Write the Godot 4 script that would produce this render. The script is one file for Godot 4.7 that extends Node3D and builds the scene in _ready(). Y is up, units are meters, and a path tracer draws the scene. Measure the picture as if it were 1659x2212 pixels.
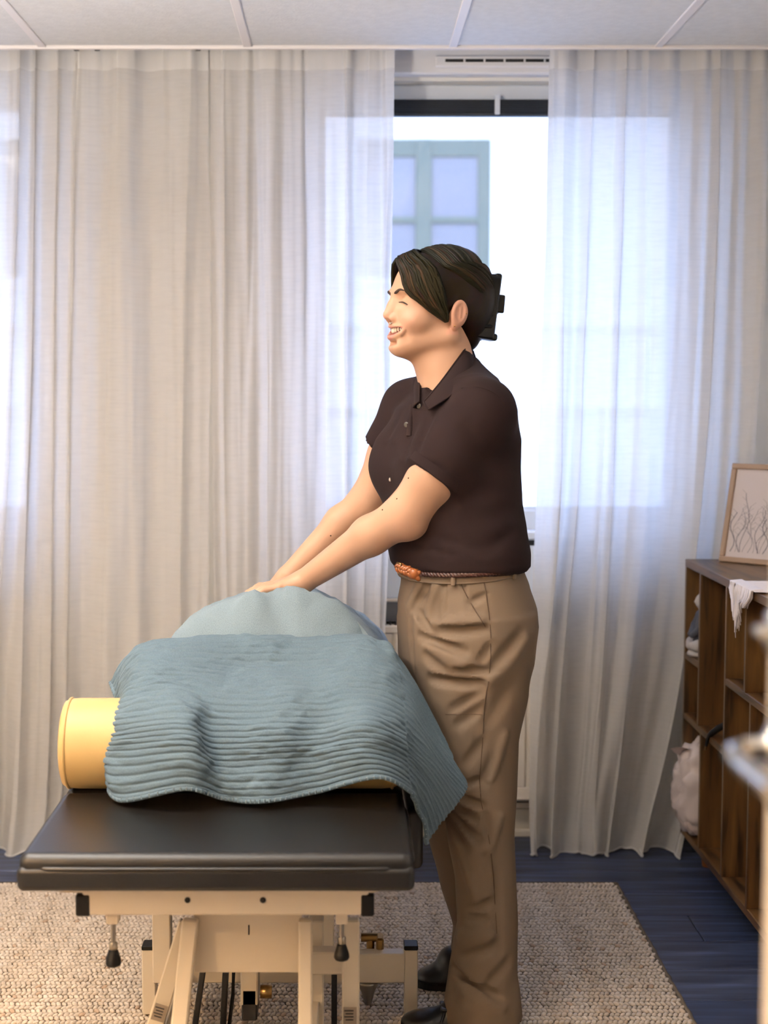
extends Node3D

# ------------------------------------------------------------------ helpers
class MB:
	# collects triangles; the winding follows the given normals (front faces run clockwise)
	var v := PackedVector3Array()
	var n := PackedVector3Array()
	var c := PackedColorArray()
	var uv := PackedVector2Array()
	var ix := PackedInt32Array()
	var tint := Color(1, 1, 1)

	func vert(p: Vector3, nn: Vector3, t := Vector2.ZERO) -> int:
		v.append(p)
		n.append(nn)
		c.append(tint)
		uv.append(t)
		return v.size() - 1

	func tri(i: int, j: int, k: int) -> void:
		var g := (v[j] - v[i]).cross(v[k] - v[i])
		if g.dot(n[i] + n[j] + n[k]) > 0.0:
			ix.append(i); ix.append(k); ix.append(j)
		else:
			ix.append(i); ix.append(j); ix.append(k)

	func quad(i: int, j: int, k: int, l: int) -> void:
		tri(i, j, k)
		tri(i, k, l)

	func flat(p: Array, out: Vector3) -> void:
		# a flat convex polygon whose normal points the way of out
		var g: Vector3 = (p[1] - p[0]).cross(p[2] - p[0]).normalized()
		if g.dot(out) < 0.0:
			g = -g
		var first := v.size()
		for q in p:
			vert(q, g)
		for k in range(1, p.size() - 1):
			tri(first, first + k, first + k + 1)

	func grid(pts: Array, closed := false, facing := Vector3.ZERO, from = null) -> void:
		# rows of points; smooth normals
		var r := pts.size()
		var w: int = pts[0].size()
		var first := v.size()
		for i in r:
			for j in w:
				var i0: int = maxi(i - 1, 0)
				var i1: int = mini(i + 1, r - 1)
				var j0: int = (j - 1 + w) % w if closed else maxi(j - 1, 0)
				var j1: int = (j + 1) % w if closed else mini(j + 1, w - 1)
				var a: Vector3 = pts[i1][j] - pts[i0][j]
				var b: Vector3 = pts[i][j1] - pts[i][j0]
				var g := a.cross(b).normalized()
				if from != null and g.dot(pts[i][j] - from.call(pts[i][j])) < 0.0:
					g = -g
				if facing != Vector3.ZERO and g.dot(facing) < 0.0:
					g = -g
				vert(pts[i][j], g, Vector2(float(j) / maxf(1, w - 1), float(i) / maxf(1, r - 1)))
		for i in r - 1:
			for j in (w if closed else w - 1):
				var j2: int = (j + 1) % w
				quad(first + i * w + j, first + i * w + j2, first + (i + 1) * w + j2, first + (i + 1) * w + j)

	func box(p: Vector3, s: Vector3, ch := 0.0, b := Basis()) -> void:
		# a box about p with chamfered edges
		var h := s * 0.5
		var cc: float = minf(ch, minf(h.x, minf(h.y, h.z)) * 0.9)
		var ax := [Vector3.RIGHT, Vector3.UP, Vector3.BACK]
		for k in 3:
			var e1: int = (k + 1) % 3
			var e2: int = (k + 2) % 3
			for sg in [-1.0, 1.0]:
				var q := []
				for m in [[-1, -1], [1, -1], [1, 1], [-1, 1]]:
					var t := Vector3.ZERO
					t[k] = h[k] * sg
					t[e1] = (h[e1] - cc) * m[0]
					t[e2] = (h[e2] - cc) * m[1]
					q.append(p + b * t)
				flat(q, b * (ax[k] * sg))
		if cc <= 0.0:
			return
		for k in 3:
			var e1: int = (k + 1) % 3
			var e2: int = (k + 2) % 3
			for m in [[-1, -1], [1, -1], [1, 1], [-1, 1]]:
				var q := []
				for w in [[-1, 0], [1, 0], [1, 1], [-1, 1]]:
					var t := Vector3.ZERO
					t[k] = (h[k] - cc) * w[0]
					t[e1] = (h[e1] - (cc if w[1] == 0 else 0.0)) * m[0]
					t[e2] = (h[e2] - (0.0 if w[1] == 0 else cc)) * m[1]
					q.append(p + b * t)
				var o := Vector3.ZERO
				o[e1] = m[0]
				o[e2] = m[1]
				flat(q, b * o)
		for x in [-1.0, 1.0]:
			for y in [-1.0, 1.0]:
				for z in [-1.0, 1.0]:
					flat([p + b * Vector3(h.x * x, (h.y - cc) * y, (h.z - cc) * z), p + b * Vector3((h.x - cc) * x, h.y * y, (h.z - cc) * z), p + b * Vector3((h.x - cc) * x, (h.y - cc) * y, h.z * z)], b * Vector3(x, y, z))

	func span(lo: Vector3, hi: Vector3, ch := 0.0) -> void:
		box((lo + hi) * 0.5, (hi - lo).abs(), ch)

	func beam(a: Vector3, b: Vector3, w: float, h: float, ch := 0.002, up := Vector3.UP) -> void:
		# a bar of w (sideways) by h from a to b
		var f := (b - a).normalized()
		var r := f.cross(up).normalized()
		if r.length() < 0.5:
			r = f.cross(Vector3.BACK).normalized()
		var u := r.cross(f).normalized()
		box((a + b) * 0.5, Vector3(w, h, (b - a).length()), ch, Basis(r, u, -f))

	func pillow(p: Vector3, s: Vector3, r: float, seg := 4, b := Basis()) -> void:
		# a box with round edges of radius r
		var h := s * 0.5
		for k in 3:
			var e1: int = (k + 1) % 3
			var e2: int = (k + 2) % 3
			for sg in [-1.0, 1.0]:
				var t1 := _ticks(h[e1], r, seg)
				var t2 := _ticks(h[e2], r, seg)
				var first := v.size()
				for y in t2:
					for x in t1:
						var q := Vector3.ZERO
						q[k] = h[k] * sg
						q[e1] = x
						q[e2] = y
						var inner := q.clamp(-(h - Vector3.ONE * r), h - Vector3.ONE * r)
						var d := (q - inner).normalized()
						vert(p + b * (inner + d * r), b * d)
				var w := t1.size()
				for i in t2.size() - 1:
					for j in w - 1:
						quad(first + i * w + j, first + i * w + j + 1, first + (i + 1) * w + j + 1, first + (i + 1) * w + j)

	func _ticks(h: float, r: float, seg: int) -> Array:
		var o := []
		for i in seg + 1:
			o.append(-h + r * (1.0 - tan((1.0 - float(i) / seg) * PI / 4.0)))
		for i in seg + 1:
			o.append(h - r * (1.0 - tan(float(i) / seg * PI / 4.0)))
		return o

	func tube(path: Array, rad, sides := 8, caps := true, squash := 1.0, up := Vector3.UP) -> void:
		# rad: one radius or one per point; squash flattens along up
		var m := path.size()
		var rows := []
		for i in m:
			var f: Vector3 = (path[mini(i + 1, m - 1)] - path[maxi(i - 1, 0)]).normalized()
			var r := f.cross(up)
			if r.length() < 0.05:
				r = f.cross(Vector3(0.3, 0.1, 0.95))
			r = r.normalized()
			var u := r.cross(f).normalized()
			var rr: float = rad[i] if rad is Array else rad
			var row := []
			for j in sides:
				var a := TAU * j / sides
				row.append(path[i] + r * cos(a) * rr + u * sin(a) * rr * squash)
			rows.append(row)
		var first := v.size()
		for i in m:
			for j in sides:
				var d: Vector3 = rows[i][j] - path[i]
				vert(rows[i][j], d.normalized() if d.length() > 1e-7 else Vector3.UP)
		for i in m - 1:
			for j in sides:
				quad(first + i * sides + j, first + i * sides + (j + 1) % sides, first + (i + 1) * sides + (j + 1) % sides, first + (i + 1) * sides + j)
		if caps:
			flat(rows[0], path[0] - path[1])
			flat(rows[m - 1], path[m - 1] - path[m - 2])

	func lathe(p: Vector3, axis: Vector3, prof: Array, sides := 24) -> void:
		# prof: [radius, along] pairs; smooth
		var a := axis.normalized()
		var r := a.cross(Vector3(0.31, 0.2, 0.9) if absf(a.y) > 0.9 else Vector3.UP).normalized()
		var u := a.cross(r).normalized()
		var m := prof.size()
		var first := v.size()
		for i in m:
			var q0: Array = prof[maxi(i - 1, 0)]
			var q1: Array = prof[mini(i + 1, m - 1)]
			var tan_ := Vector2(q1[0] - q0[0], q1[1] - q0[1])
			for j in sides:
				var t := TAU * j / sides
				var d := r * cos(t) + u * sin(t)
				vert(p + d * prof[i][0] + a * prof[i][1], (d * tan_.y - a * tan_.x).normalized())
		for i in m - 1:
			for j in sides:
				quad(first + i * sides + j, first + i * sides + (j + 1) % sides, first + (i + 1) * sides + (j + 1) % sides, first + (i + 1) * sides + j)

	func ball(p: Vector3, r: Vector3, b := Basis(), sides := 12, rings := 8) -> void:
		var first := v.size()
		for i in rings + 1:
			var ph := PI * i / rings
			for j in sides:
				var t := TAU * j / sides
				var d := Vector3(sin(ph) * cos(t), cos(ph), sin(ph) * sin(t))
				vert(p + b * (d * r), (b * (d / r)).normalized())
		for i in rings:
			for j in sides:
				quad(first + i * sides + j, first + i * sides + (j + 1) % sides, first + (i + 1) * sides + (j + 1) % sides, first + (i + 1) * sides + j)

	func mesh() -> ArrayMesh:
		var a := []
		a.resize(Mesh.ARRAY_MAX)
		a[Mesh.ARRAY_VERTEX] = v
		a[Mesh.ARRAY_NORMAL] = n
		a[Mesh.ARRAY_COLOR] = c
		a[Mesh.ARRAY_TEX_UV] = uv
		a[Mesh.ARRAY_INDEX] = ix
		var m := ArrayMesh.new()
		m.add_surface_from_arrays(Mesh.PRIMITIVE_TRIANGLES, a)
		return m


class Field:
	# a distance field of tapered bones, ellipsoids, stacked sections and creases, meshed as surface nets
	var t := PackedInt32Array()
	var a := PackedVector3Array()
	var b := PackedVector3Array()
	var r := PackedVector3Array()
	var bas: Array[Basis] = []
	var tabs := []
	var bc := PackedVector3Array()
	var br := PackedFloat32Array()
	var paint = null
	var reach_k := 0.02

	func _put(kind: int, aa: Vector3, bb: Vector3, rr: Vector3, bs := Basis(), tab := [], reach := 0.0) -> void:
		t.append(kind)
		if kind == 0 or kind == 3 or kind == 6:
			reach_k = maxf(reach_k, rr.z + 0.006)
		elif kind == 1 or kind == 2 or kind == 5:
			reach_k = maxf(reach_k, rr.x + 0.006)
		a.append(aa)
		b.append(bb)
		r.append(rr)
		bas.append(bs)
		tabs.append(tab)
		bc.append((aa + bb) * 0.5)
		br.append((aa - bb).length() * 0.5 + reach)

	func bone(p: Vector3, q: Vector3, r1: float, r2: float, k := 0.02) -> void:
		_put(0, p, q, Vector3(r1, r2, k), Basis(), [], maxf(r1, r2))

	func chain(ps: Array, rs: Array, k := 0.02) -> void:
		for i in ps.size() - 1:
			bone(ps[i], ps[i + 1], rs[i], rs[i + 1], k)

	func egg(p: Vector3, rad: Vector3, k := 0.02, bs := Basis(), carve := false) -> void:
		_put(5 if carve else 1, p, p, Vector3(k, 0, 0), bs, [rad], maxf(rad.x, maxf(rad.y, rad.z)))

	func sleeve(p: Vector3, q: Vector3, r1: float, r2: float, k := 0.02) -> void:
		_put(3, p, q, Vector3(r1, r2, k), Basis(), [], maxf(r1, r2))

	func groove(p: Vector3, q: Vector3, amp: float, w: float) -> void:
		_put(4, p, q, Vector3(amp, w, 0), Basis(), [], w * 2.5)

	func carve_bone(p: Vector3, q: Vector3, r1: float, r2: float, k := 0.005) -> void:
		_put(6, p, q, Vector3(r1, r2, k), Basis(), [], maxf(r1, r2))

	func cut(p: Vector3, out: Vector3) -> void:
		# removes what lies beyond p in the direction out
		_put(7, p, p, out.normalized(), Basis(), [], 9.0)

	func column(secs: Array, yaw: float, k := 0.02) -> void:
		# secs: [centre, half depth, half width], from the lowest up; yaw turns depth away from -X towards +Z
		var ys := PackedFloat32Array()
		var d := PackedVector3Array()
		var w := PackedVector2Array()
		var far := 0.0
		for s in secs:
			ys.append(s[0].y)
			d.append(s[0])
			w.append(Vector2(s[1], s[2]))
			far = maxf(far, maxf(s[1], s[2]))
		_put(2, secs[0][0], secs[-1][0], Vector3(k, 0, 0), Basis(Vector3(-cos(yaw), 0, sin(yaw)), Vector3.UP, Vector3(sin(yaw), 0, cos(yaw))), [ys, d, w], far)

	func near(c: Vector3, h: float) -> PackedInt32Array:
		var o := PackedInt32Array()
		for i in t.size():
			if c.distance_to(bc[i]) - br[i] < h + reach_k * 1.5 + 0.012:
				o.append(i)
		return o

	func ev(p: Vector3, idx: PackedInt32Array) -> float:
		var d := 10.0
		for i in idx:
			var kind := t[i]
			if kind < 2:
				if p.distance_to(bc[i]) - br[i] > d + 0.05:
					continue
			elif kind == 4 and p.distance_squared_to(bc[i]) > br[i] * br[i]:
				continue
			if kind == 0 or kind == 6:
				var ab := b[i] - a[i]
				var s := clampf((p - a[i]).dot(ab) / maxf(ab.length_squared(), 1e-9), 0.0, 1.0)
				var rr := r[i]
				var e := p.distance_to(a[i] + ab * s) - lerpf(rr.x, rr.y, s)
				if kind == 0:
					d = _join(d, e, rr.z)
				else:
					d = -_join(-d, e, rr.z)
			elif kind == 1 or kind == 5:
				var rad: Vector3 = tabs[i][0]
				var q := (p - a[i]) * bas[i]
				var k0 := (q / rad).length()
				var k1 := (q / (rad * rad)).length()
				var e2 := k0 * (k0 - 1.0) / maxf(k1, 1e-6) if k0 > 1e-4 else -minf(rad.x, minf(rad.y, rad.z))
				if kind == 1:
					d = _join(d, e2, r[i].x)
				else:
					d = -_join(-d, e2, r[i].x)
			elif kind == 2:
				d = _join(d, _col(p, i), r[i].x)
			elif kind == 3:
				var ab3 := b[i] - a[i]
				var len3 := ab3.length()
				var f3 := ab3 / len3
				var al := (p - a[i]).dot(f3)
				var rd := (p - a[i] - f3 * maxf(al, 0.0)).length() - lerpf(r[i].x, r[i].y, clampf(al / len3, 0.0, 1.0))
				d = _join(d, maxf(rd, al - len3), r[i].z)
			elif kind == 4:
				var ab4 := b[i] - a[i]
				var s4 := clampf((p - a[i]).dot(ab4) / maxf(ab4.length_squared(), 1e-9), 0.0, 1.0)
				var q4 := p.distance_to(a[i] + ab4 * s4) / r[i].y
				if q4 < 2.5:
					d += r[i].x * exp(-q4 * q4) * (0.35 + 0.65 * sin(PI * clampf(0.08 + s4 * 0.84, 0.0, 1.0)))
			elif kind == 7:
				d = maxf(d, (p - a[i]).dot(r[i]))
		return d

	func _join(d: float, e: float, k: float) -> float:
		if k <= 0.0:
			return minf(d, e)
		var h := maxf(k - absf(d - e), 0.0) / k
		return minf(d, e) - h * h * k * 0.25

	func _col(p: Vector3, i: int) -> float:
		var ys: PackedFloat32Array = tabs[i][0]
		var m := ys.size()
		var j := 0
		while j < m - 2 and p.y > ys[j + 1]:
			j += 1
		var s := clampf((p.y - ys[j]) / (ys[j + 1] - ys[j]), 0.0, 1.0)
		var q := s * s * (3.0 - 2.0 * s)
		s = lerpf(s, q, 0.35)
		var cen: Vector3 = tabs[i][1][j].lerp(tabs[i][1][j + 1], s)
		var w: Vector2 = tabs[i][2][j].lerp(tabs[i][2][j + 1], s)
		var l := (p - Vector3(cen.x, p.y, cen.z)) * bas[i]
		var k0 := Vector2(l.x / w.x, l.z / w.y).length()
		var k1 := Vector2(l.x / (w.x * w.x), l.z / (w.y * w.y)).length()
		var e := k0 * (k0 - 1.0) / maxf(k1, 1e-6) if k0 > 1e-4 else -minf(w.x, w.y)
		return maxf(e, maxf(ys[0] - p.y, p.y - ys[m - 1]))

	func build(lo: Vector3, hi: Vector3, cell: float, mb: MB) -> void:
		var nb := ((hi - lo) / (cell * 4.0)).ceil()
		var cx := int(nb.x) * 4 + 1
		var cy := int(nb.y) * 4 + 1
		var at := {}
		var quads := PackedInt32Array()
		var vals := PackedFloat32Array()
		vals.resize(125)
		var e0 := cell * 0.5
		var ca := [0, 2, 4, 6, 0, 1, 4, 5, 0, 1, 2, 3]
		var cb := [1, 3, 5, 7, 2, 3, 6, 7, 4, 5, 6, 7]
		for bz in int(nb.z):
			for by in int(nb.y):
				for bx in int(nb.x):
					var o := lo + Vector3(bx, by, bz) * cell * 4.0
					var mid := o + Vector3.ONE * cell * 2.0
					var idx := near(mid, cell * 3.5)
					if idx.is_empty():
						continue
					if absf(ev(mid, idx)) > cell * 4.6:
						continue
					for k in 5:
						for j in 5:
							for i in 5:
								vals[i + j * 5 + k * 25] = ev(o + Vector3(i, j, k) * cell, idx)
					for k in 4:
						for j in 4:
							for i in 4:
								var q := i + j * 5 + k * 25
								var w := [vals[q], vals[q + 1], vals[q + 5], vals[q + 6], vals[q + 25], vals[q + 26], vals[q + 30], vals[q + 31]]
								var inside := 0
								for u in 8:
									if w[u] < 0.0:
										inside += 1
								var gx := bx * 4 + i
								var gy := by * 4 + j
								var gz := bz * 4 + k
								var id := gx + cx * (gy + cy * gz)
								# edges that leave this cell's lowest corner
								if (w[0] < 0.0) != (w[1] < 0.0):
									quads.append_array([id, id - cx, id - cx - cx * cy, id - cx * cy])
								if (w[0] < 0.0) != (w[2] < 0.0):
									quads.append_array([id, id - 1, id - 1 - cx * cy, id - cx * cy])
								if (w[0] < 0.0) != (w[4] < 0.0):
									quads.append_array([id, id - 1, id - 1 - cx, id - cx])
								if inside == 0 or inside == 8:
									continue
								var sum := Vector3.ZERO
								var m := 0
								for u in 12:
									var wa: float = w[ca[u]]
									var wb: float = w[cb[u]]
									if (wa < 0.0) != (wb < 0.0):
										var s := wa / (wa - wb)
										var pa := Vector3(ca[u] & 1, (ca[u] >> 1) & 1, ca[u] >> 2)
										var pb := Vector3(cb[u] & 1, (cb[u] >> 1) & 1, cb[u] >> 2)
										sum += pa.lerp(pb, s)
										m += 1
								var p := o + (Vector3(i, j, k) + sum / m) * cell
								var f := sum / m
								var gx0 := lerpf(lerpf(w[1] - w[0], w[3] - w[2], f.y), lerpf(w[5] - w[4], w[7] - w[6], f.y), f.z)
								var gy0 := lerpf(lerpf(w[2] - w[0], w[3] - w[1], f.x), lerpf(w[6] - w[4], w[7] - w[5], f.x), f.z)
								var gz0 := lerpf(lerpf(w[4] - w[0], w[5] - w[1], f.x), lerpf(w[6] - w[2], w[7] - w[3], f.x), f.y)
								var g := Vector3(gx0, gy0, gz0).normalized()
								p -= g * clampf(ev(p, idx), -e0, e0)
								if paint != null:
									mb.tint = paint.call(p, g)
								at[id] = mb.vert(p, g)
		for q in range(0, quads.size(), 4):
			if at.has(quads[q]) and at.has(quads[q + 1]) and at.has(quads[q + 2]) and at.has(quads[q + 3]):
				mb.quad(at[quads[q]], at[quads[q + 1]], at[quads[q + 2]], at[quads[q + 3]])


var rng := RandomNumberGenerator.new()
var M := {}
var taken := {}

func put(called: String, mb: MB, mat: Material, parent: Node = self) -> MeshInstance3D:
	var o := MeshInstance3D.new()
	o.mesh = mb.mesh()
	o.material_override = mat
	o.name = numbered(called) if parent == self else called
	parent.add_child(o, true)
	if parent != self and parent.get_parent() == self:
		o.position = -parent.position
	return o

func numbered(called: String) -> String:
	taken[called] = taken.get(called, -1) + 1
	return called if taken[called] == 0 else "%s_%03d" % [called, taken[called]]

func thing(called: String, label: String, category: String, base := Vector3.ZERO, group := "") -> Node3D:
	# a thing stands at its base; its parts keep their places in the room
	var o := Node3D.new()
	o.name = numbered(called)
	add_child(o)
	o.position = base
	return tag(o, label, category, group)

func tag(o: Node3D, label: String, category: String, group := "") -> Node3D:
	o.set_meta("label", label)
	o.set_meta("category", category)
	if group:
		o.set_meta("group", group)
	return o

func struct(o: Node3D, label := "") -> Node3D:
	o.set_meta("kind", "structure")
	if label:
		o.set_meta("label", label)
	return o

func holder(called: String, label := "") -> Node3D:
	var o := Node3D.new()
	o.name = numbered(called)
	add_child(o)
	return struct(o, label)

func part(called: String, parent: Node, mat: Material, shape: Callable) -> MeshInstance3D:
	var mb := MB.new()
	shape.call(mb)
	return put(called, mb, mat, parent)

func mat(called: String, col: Color, rough := 0.8, metal := 0.0, spec := 0.5) -> StandardMaterial3D:
	var m := StandardMaterial3D.new()
	m.resource_name = called
	m.albedo_color = col
	m.roughness = rough
	m.metallic = metal
	m.metallic_specular = spec
	M[called] = m
	return m

func noise_tex(freq: float, size: Vector2i, seed_: int, ramp := [], oct := 4) -> NoiseTexture2D:
	var f := FastNoiseLite.new()
	f.seed = seed_
	f.frequency = freq
	f.noise_type = FastNoiseLite.TYPE_SIMPLEX_SMOOTH
	f.fractal_octaves = oct
	var x := NoiseTexture2D.new()
	x.width = size.x
	x.height = size.y
	x.seamless = true
	x.noise = f
	if ramp:
		var g := Gradient.new()
		g.offsets = PackedFloat32Array(ramp[0])
		g.colors = PackedColorArray(ramp[1])
		x.color_ramp = g
	return x

func bump(m: StandardMaterial3D, tex: Texture2D, cm: float) -> void:
	m.heightmap_enabled = true
	m.heightmap_texture = tex
	m.heightmap_scale = cm

func planar(m: StandardMaterial3D, scale_: Vector3, world := true) -> void:
	m.uv1_triplanar = true
	m.uv1_world_triplanar = world
	m.uv1_scale = scale_

func spline(p: Array, s: float) -> Vector3:
	# Catmull-Rom through p, s from 0 to 1
	var m := p.size() - 1
	var x := clampf(s, 0.0, 1.0) * m
	var i := mini(int(x), m - 1)
	var a: Vector3 = p[maxi(i - 1, 0)]
	var b: Vector3 = p[i]
	var c: Vector3 = p[i + 1]
	var d: Vector3 = p[mini(i + 2, m)]
	return b.cubic_interpolate(c, a, d, x - i)

func curve(p: Array, count: int) -> Array:
	var o := []
	for i in count:
		o.append(spline(p, float(i) / (count - 1)))
	return o

# ------------------------------------------------------------------ the scene
func _ready() -> void:
	rng.seed = 7
	# camera: held in the doorway, tipped down a little
	var cam := Camera3D.new()
	cam.name = "camera"
	cam.position = Vector3(0, 1.381, 0)
	cam.rotation_degrees = Vector3(-4.5, 0, 0)
	cam.near = 0.05
	cam.far = 200.0
	cam.projection = Camera3D.PROJECTION_FRUSTUM
	cam.size = 2.0 * 0.05 * 1106.0 / 3175.0
	cam.frustum_offset = Vector2(0.05 * (829.5 - 745.0) / 3175.0, 0.0)
	var lens := CameraAttributesPhysical.new()
	lens.frustum_focal_length = 50.0
	lens.frustum_focus_distance = 3.28
	lens.exposure_aperture = 2.9
	cam.attributes = lens
	add_child(cam)
	cam.projection = Camera3D.PROJECTION_FRUSTUM
	cam.size = 2.0 * 0.05 * 1106.0 / 3175.0
	cam.current = true
	# sky: bright even overcast
	var env := Environment.new()
	env.background_mode = Environment.BG_SKY
	var skm := ProceduralSkyMaterial.new()
	skm.sky_top_color = Color(0.68, 0.785, 1.0)
	skm.sky_horizon_color = Color(0.73, 0.82, 1.0)
	skm.ground_bottom_color = Color(0.5, 0.52, 0.55)
	skm.ground_horizon_color = Color(0.6, 0.63, 0.66)
	skm.sky_energy_multiplier = 1.0
	skm.ground_energy_multiplier = 1.0
	var sky := Sky.new()
	sky.sky_material = skm
	env.sky = sky
	env.background_energy_multiplier = 7.8
	env.tonemap_mode = Environment.TONE_MAPPER_LINEAR
	env.tonemap_exposure = 1.0
	env.sdfgi_enabled = true
	env.ssao_enabled = true
	env.ssil_enabled = true
	var we := WorldEnvironment.new()
	we.name = "environment"
	we.environment = env
	add_child(we)

	materials()
	room()
	windows()
	outside()
	curtains()
	lamps()
	rug()
	radiator()
	table()
	bolster()
	towels()
	person()
	bookcase()
	shelf_things()
	door()


func materials() -> void:
	var m: StandardMaterial3D
	m = mat("ceiling_tile", Color(0.90, 0.90, 0.90), 0.9)
	m.albedo_texture = noise_tex(0.05, Vector2i(256, 256), 3, [[0.0, 1.0], [Color(0.96, 0.96, 0.96), Color(1, 1, 1)]])
	bump(m, noise_tex(0.2, Vector2i(256, 256), 4), 0.05)
	planar(m, Vector3.ONE * 2.0)
	mat("ceiling_grid", Color(0.93, 0.91, 0.91), 0.55)
	m = mat("wall_paint", Color(0.90, 0.895, 0.875), 0.85)
	bump(m, noise_tex(0.08, Vector2i(256, 256), 5), 0.03)
	planar(m, Vector3.ONE * 3.0)
	mat("white_paint", Color(0.88, 0.88, 0.89), 0.45)
	mat("frame_white", Color(0.84, 0.87, 0.91), 0.4)
	mat("skirting", Color(0.80, 0.77, 0.72), 0.5)
	mat("black_gap", Color(0.02, 0.025, 0.035), 0.6)
	mat("blind_slat", Color(0.12, 0.15, 0.19), 0.55)
	mat("recess_grey", Color(0.36, 0.36, 0.37), 0.6)  # grey that stands for the shade in the recess above the radiator
	mat("enamel", Color(0.86, 0.83, 0.79), 0.4)
	m = mat("glass", Color(1, 1, 1, 0.04), 0.02)
	m.transparency = BaseMaterial3D.TRANSPARENCY_ALPHA
	# floor boards: two tones of a dark grey-brown vinyl plank
	for k in 3:
		m = mat("plank_%d" % k, Color(0.9, 0.9, 0.9), 0.42, 0.0, 0.5)
		var dark: Color = [Color(0.215, 0.25, 0.345), Color(0.23, 0.26, 0.345), Color(0.20, 0.235, 0.335)][k]
		m.albedo_texture = noise_tex(0.012, Vector2i(512, 512), 20 + k, [[0.0, 0.45, 0.7, 1.0], [dark * 0.7, dark, dark * 1.25, dark * 1.6]], 5)
		planar(m, Vector3(0.35, 4.0, 5.0))
		bump(m, m.albedo_texture, 0.04)
	# sheer curtain cloth
	m = mat("voile", Color(0.905, 0.895, 0.885, 0.91), 0.95, 0.0, 0.2)
	m.transparency = BaseMaterial3D.TRANSPARENCY_ALPHA
	m.cull_mode = BaseMaterial3D.CULL_DISABLED
	m.backlight_enabled = true
	m.backlight = Color(1, 1, 1)
	m.albedo_texture = noise_tex(0.02, Vector2i(512, 512), 31, [[0.0, 0.5, 1.0], [Color(0.96, 0.96, 0.96), Color(0.985, 0.985, 0.985), Color(1, 1, 1)]], 5)
	planar(m, Vector3(1.2, 9.0, 1.2))
	m = mat("voile_heading", Color(0.905, 0.895, 0.885, 0.95), 0.95, 0.0, 0.2)
	m.transparency = BaseMaterial3D.TRANSPARENCY_ALPHA
	m.cull_mode = BaseMaterial3D.CULL_DISABLED
	m.backlight_enabled = true
	m.backlight = Color(1, 1, 1)
	mat("rail", Color(0.85, 0.84, 0.83), 0.5)
	mat("hook", Color(0.05, 0.05, 0.055), 0.5)
	# rug
	m = mat("rug_base", Color(0.36, 0.31, 0.25), 0.95)
	m = mat("rug_yarn", Color(1, 1, 1), 0.95, 0.0, 0.2)
	m.vertex_color_use_as_albedo = true
	# treatment table
	m = mat("black_leather", Color(0.055, 0.047, 0.043), 0.38, 0.0, 0.5)
	bump(m, noise_tex(0.06, Vector2i(512, 512), 41), 0.012)
	planar(m, Vector3.ONE * 6.0)
	mat("cream_steel", Color(0.80, 0.75, 0.67), 0.42)
	mat("black_plastic", Color(0.02, 0.02, 0.023), 0.5, 0.0, 0.35)
	mat("steel", Color(0.62, 0.60, 0.56), 0.28, 1.0)
	mat("brass", Color(0.62, 0.50, 0.32), 0.32, 1.0)
	mat("sticker", Color(0.52, 0.47, 0.42), 0.5)
	mat("dark_steel", Color(0.10, 0.10, 0.11), 0.5)
	m = mat("tan_leather", Color(0.83, 0.69, 0.45), 0.45)
	bump(m, noise_tex(0.06, Vector2i(256, 256), 43), 0.01)
	planar(m, Vector3.ONE * 6.0)
	# towels
	var pile := noise_tex(0.25, Vector2i(512, 512), 51, [], 3)
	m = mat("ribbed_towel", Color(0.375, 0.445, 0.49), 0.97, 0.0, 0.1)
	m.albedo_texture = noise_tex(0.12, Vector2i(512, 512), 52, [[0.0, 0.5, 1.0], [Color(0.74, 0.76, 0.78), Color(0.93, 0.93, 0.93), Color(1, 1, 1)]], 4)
	m.rim_enabled = true
	m.rim = 0.5
	bump(m, pile, 0.12)
	planar(m, Vector3.ONE * 5.0)
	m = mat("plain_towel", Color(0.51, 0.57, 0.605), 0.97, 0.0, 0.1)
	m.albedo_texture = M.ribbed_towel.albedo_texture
	m.rim_enabled = true
	m.rim = 0.5
	bump(m, pile, 0.14)
	planar(m, Vector3.ONE * 6.0)
	# person
	m = mat("skin", Color(1, 1, 1), 0.48, 0.0, 0.45)
	m.vertex_color_use_as_albedo = true
	m = mat("hair", Color(1, 1, 1), 0.45, 0.0, 0.28)
	m.vertex_color_use_as_albedo = true
	var knit := noise_tex(0.3, Vector2i(512, 512), 61, [], 2)
	m = mat("polo_knit", Color(0.145, 0.108, 0.11), 0.9, 0.0, 0.2)
	bump(m, knit, 0.03)
	planar(m, Vector3.ONE * 8.0)
	m.rim_enabled = true
	m.rim = 0.1
	m = mat("khaki_cotton", Color(0.44, 0.375, 0.31), 0.72, 0.0, 0.35)
	m.albedo_texture = noise_tex(0.2, Vector2i(512, 512), 62, [[0.0, 1.0], [Color(0.92, 0.92, 0.92), Color(1, 1, 1)]], 3)
	bump(m, knit, 0.02)
	planar(m, Vector3.ONE * 6.0)
	mat("seam_thread", Color(0.33, 0.26, 0.20), 0.9)
	mat("belt_leather", Color(0.52, 0.28, 0.11), 0.35)
	mat("belt_dark", Color(0.22, 0.10, 0.07), 0.4)
	mat("shoe_leather", Color(0.045, 0.045, 0.05), 0.35)
	mat("shoe_sole", Color(0.03, 0.028, 0.028), 0.8)
	mat("clip_black", Color(0.012, 0.012, 0.014), 0.35, 0.0, 0.35)
	mat("brow", Color(0.16, 0.09, 0.055), 0.8)
	mat("lash", Color(0.06, 0.035, 0.03), 0.7)
	mat("tooth", Color(0.90, 0.86, 0.78), 0.25)
	mat("mouth", Color(0.36, 0.10, 0.09), 0.5)
	mat("silver", Color(0.8, 0.79, 0.77), 0.2, 1.0)
	mat("gold", Color(0.8, 0.62, 0.32), 0.25, 1.0)
	mat("button", Color(0.07, 0.05, 0.05), 0.3)
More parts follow.
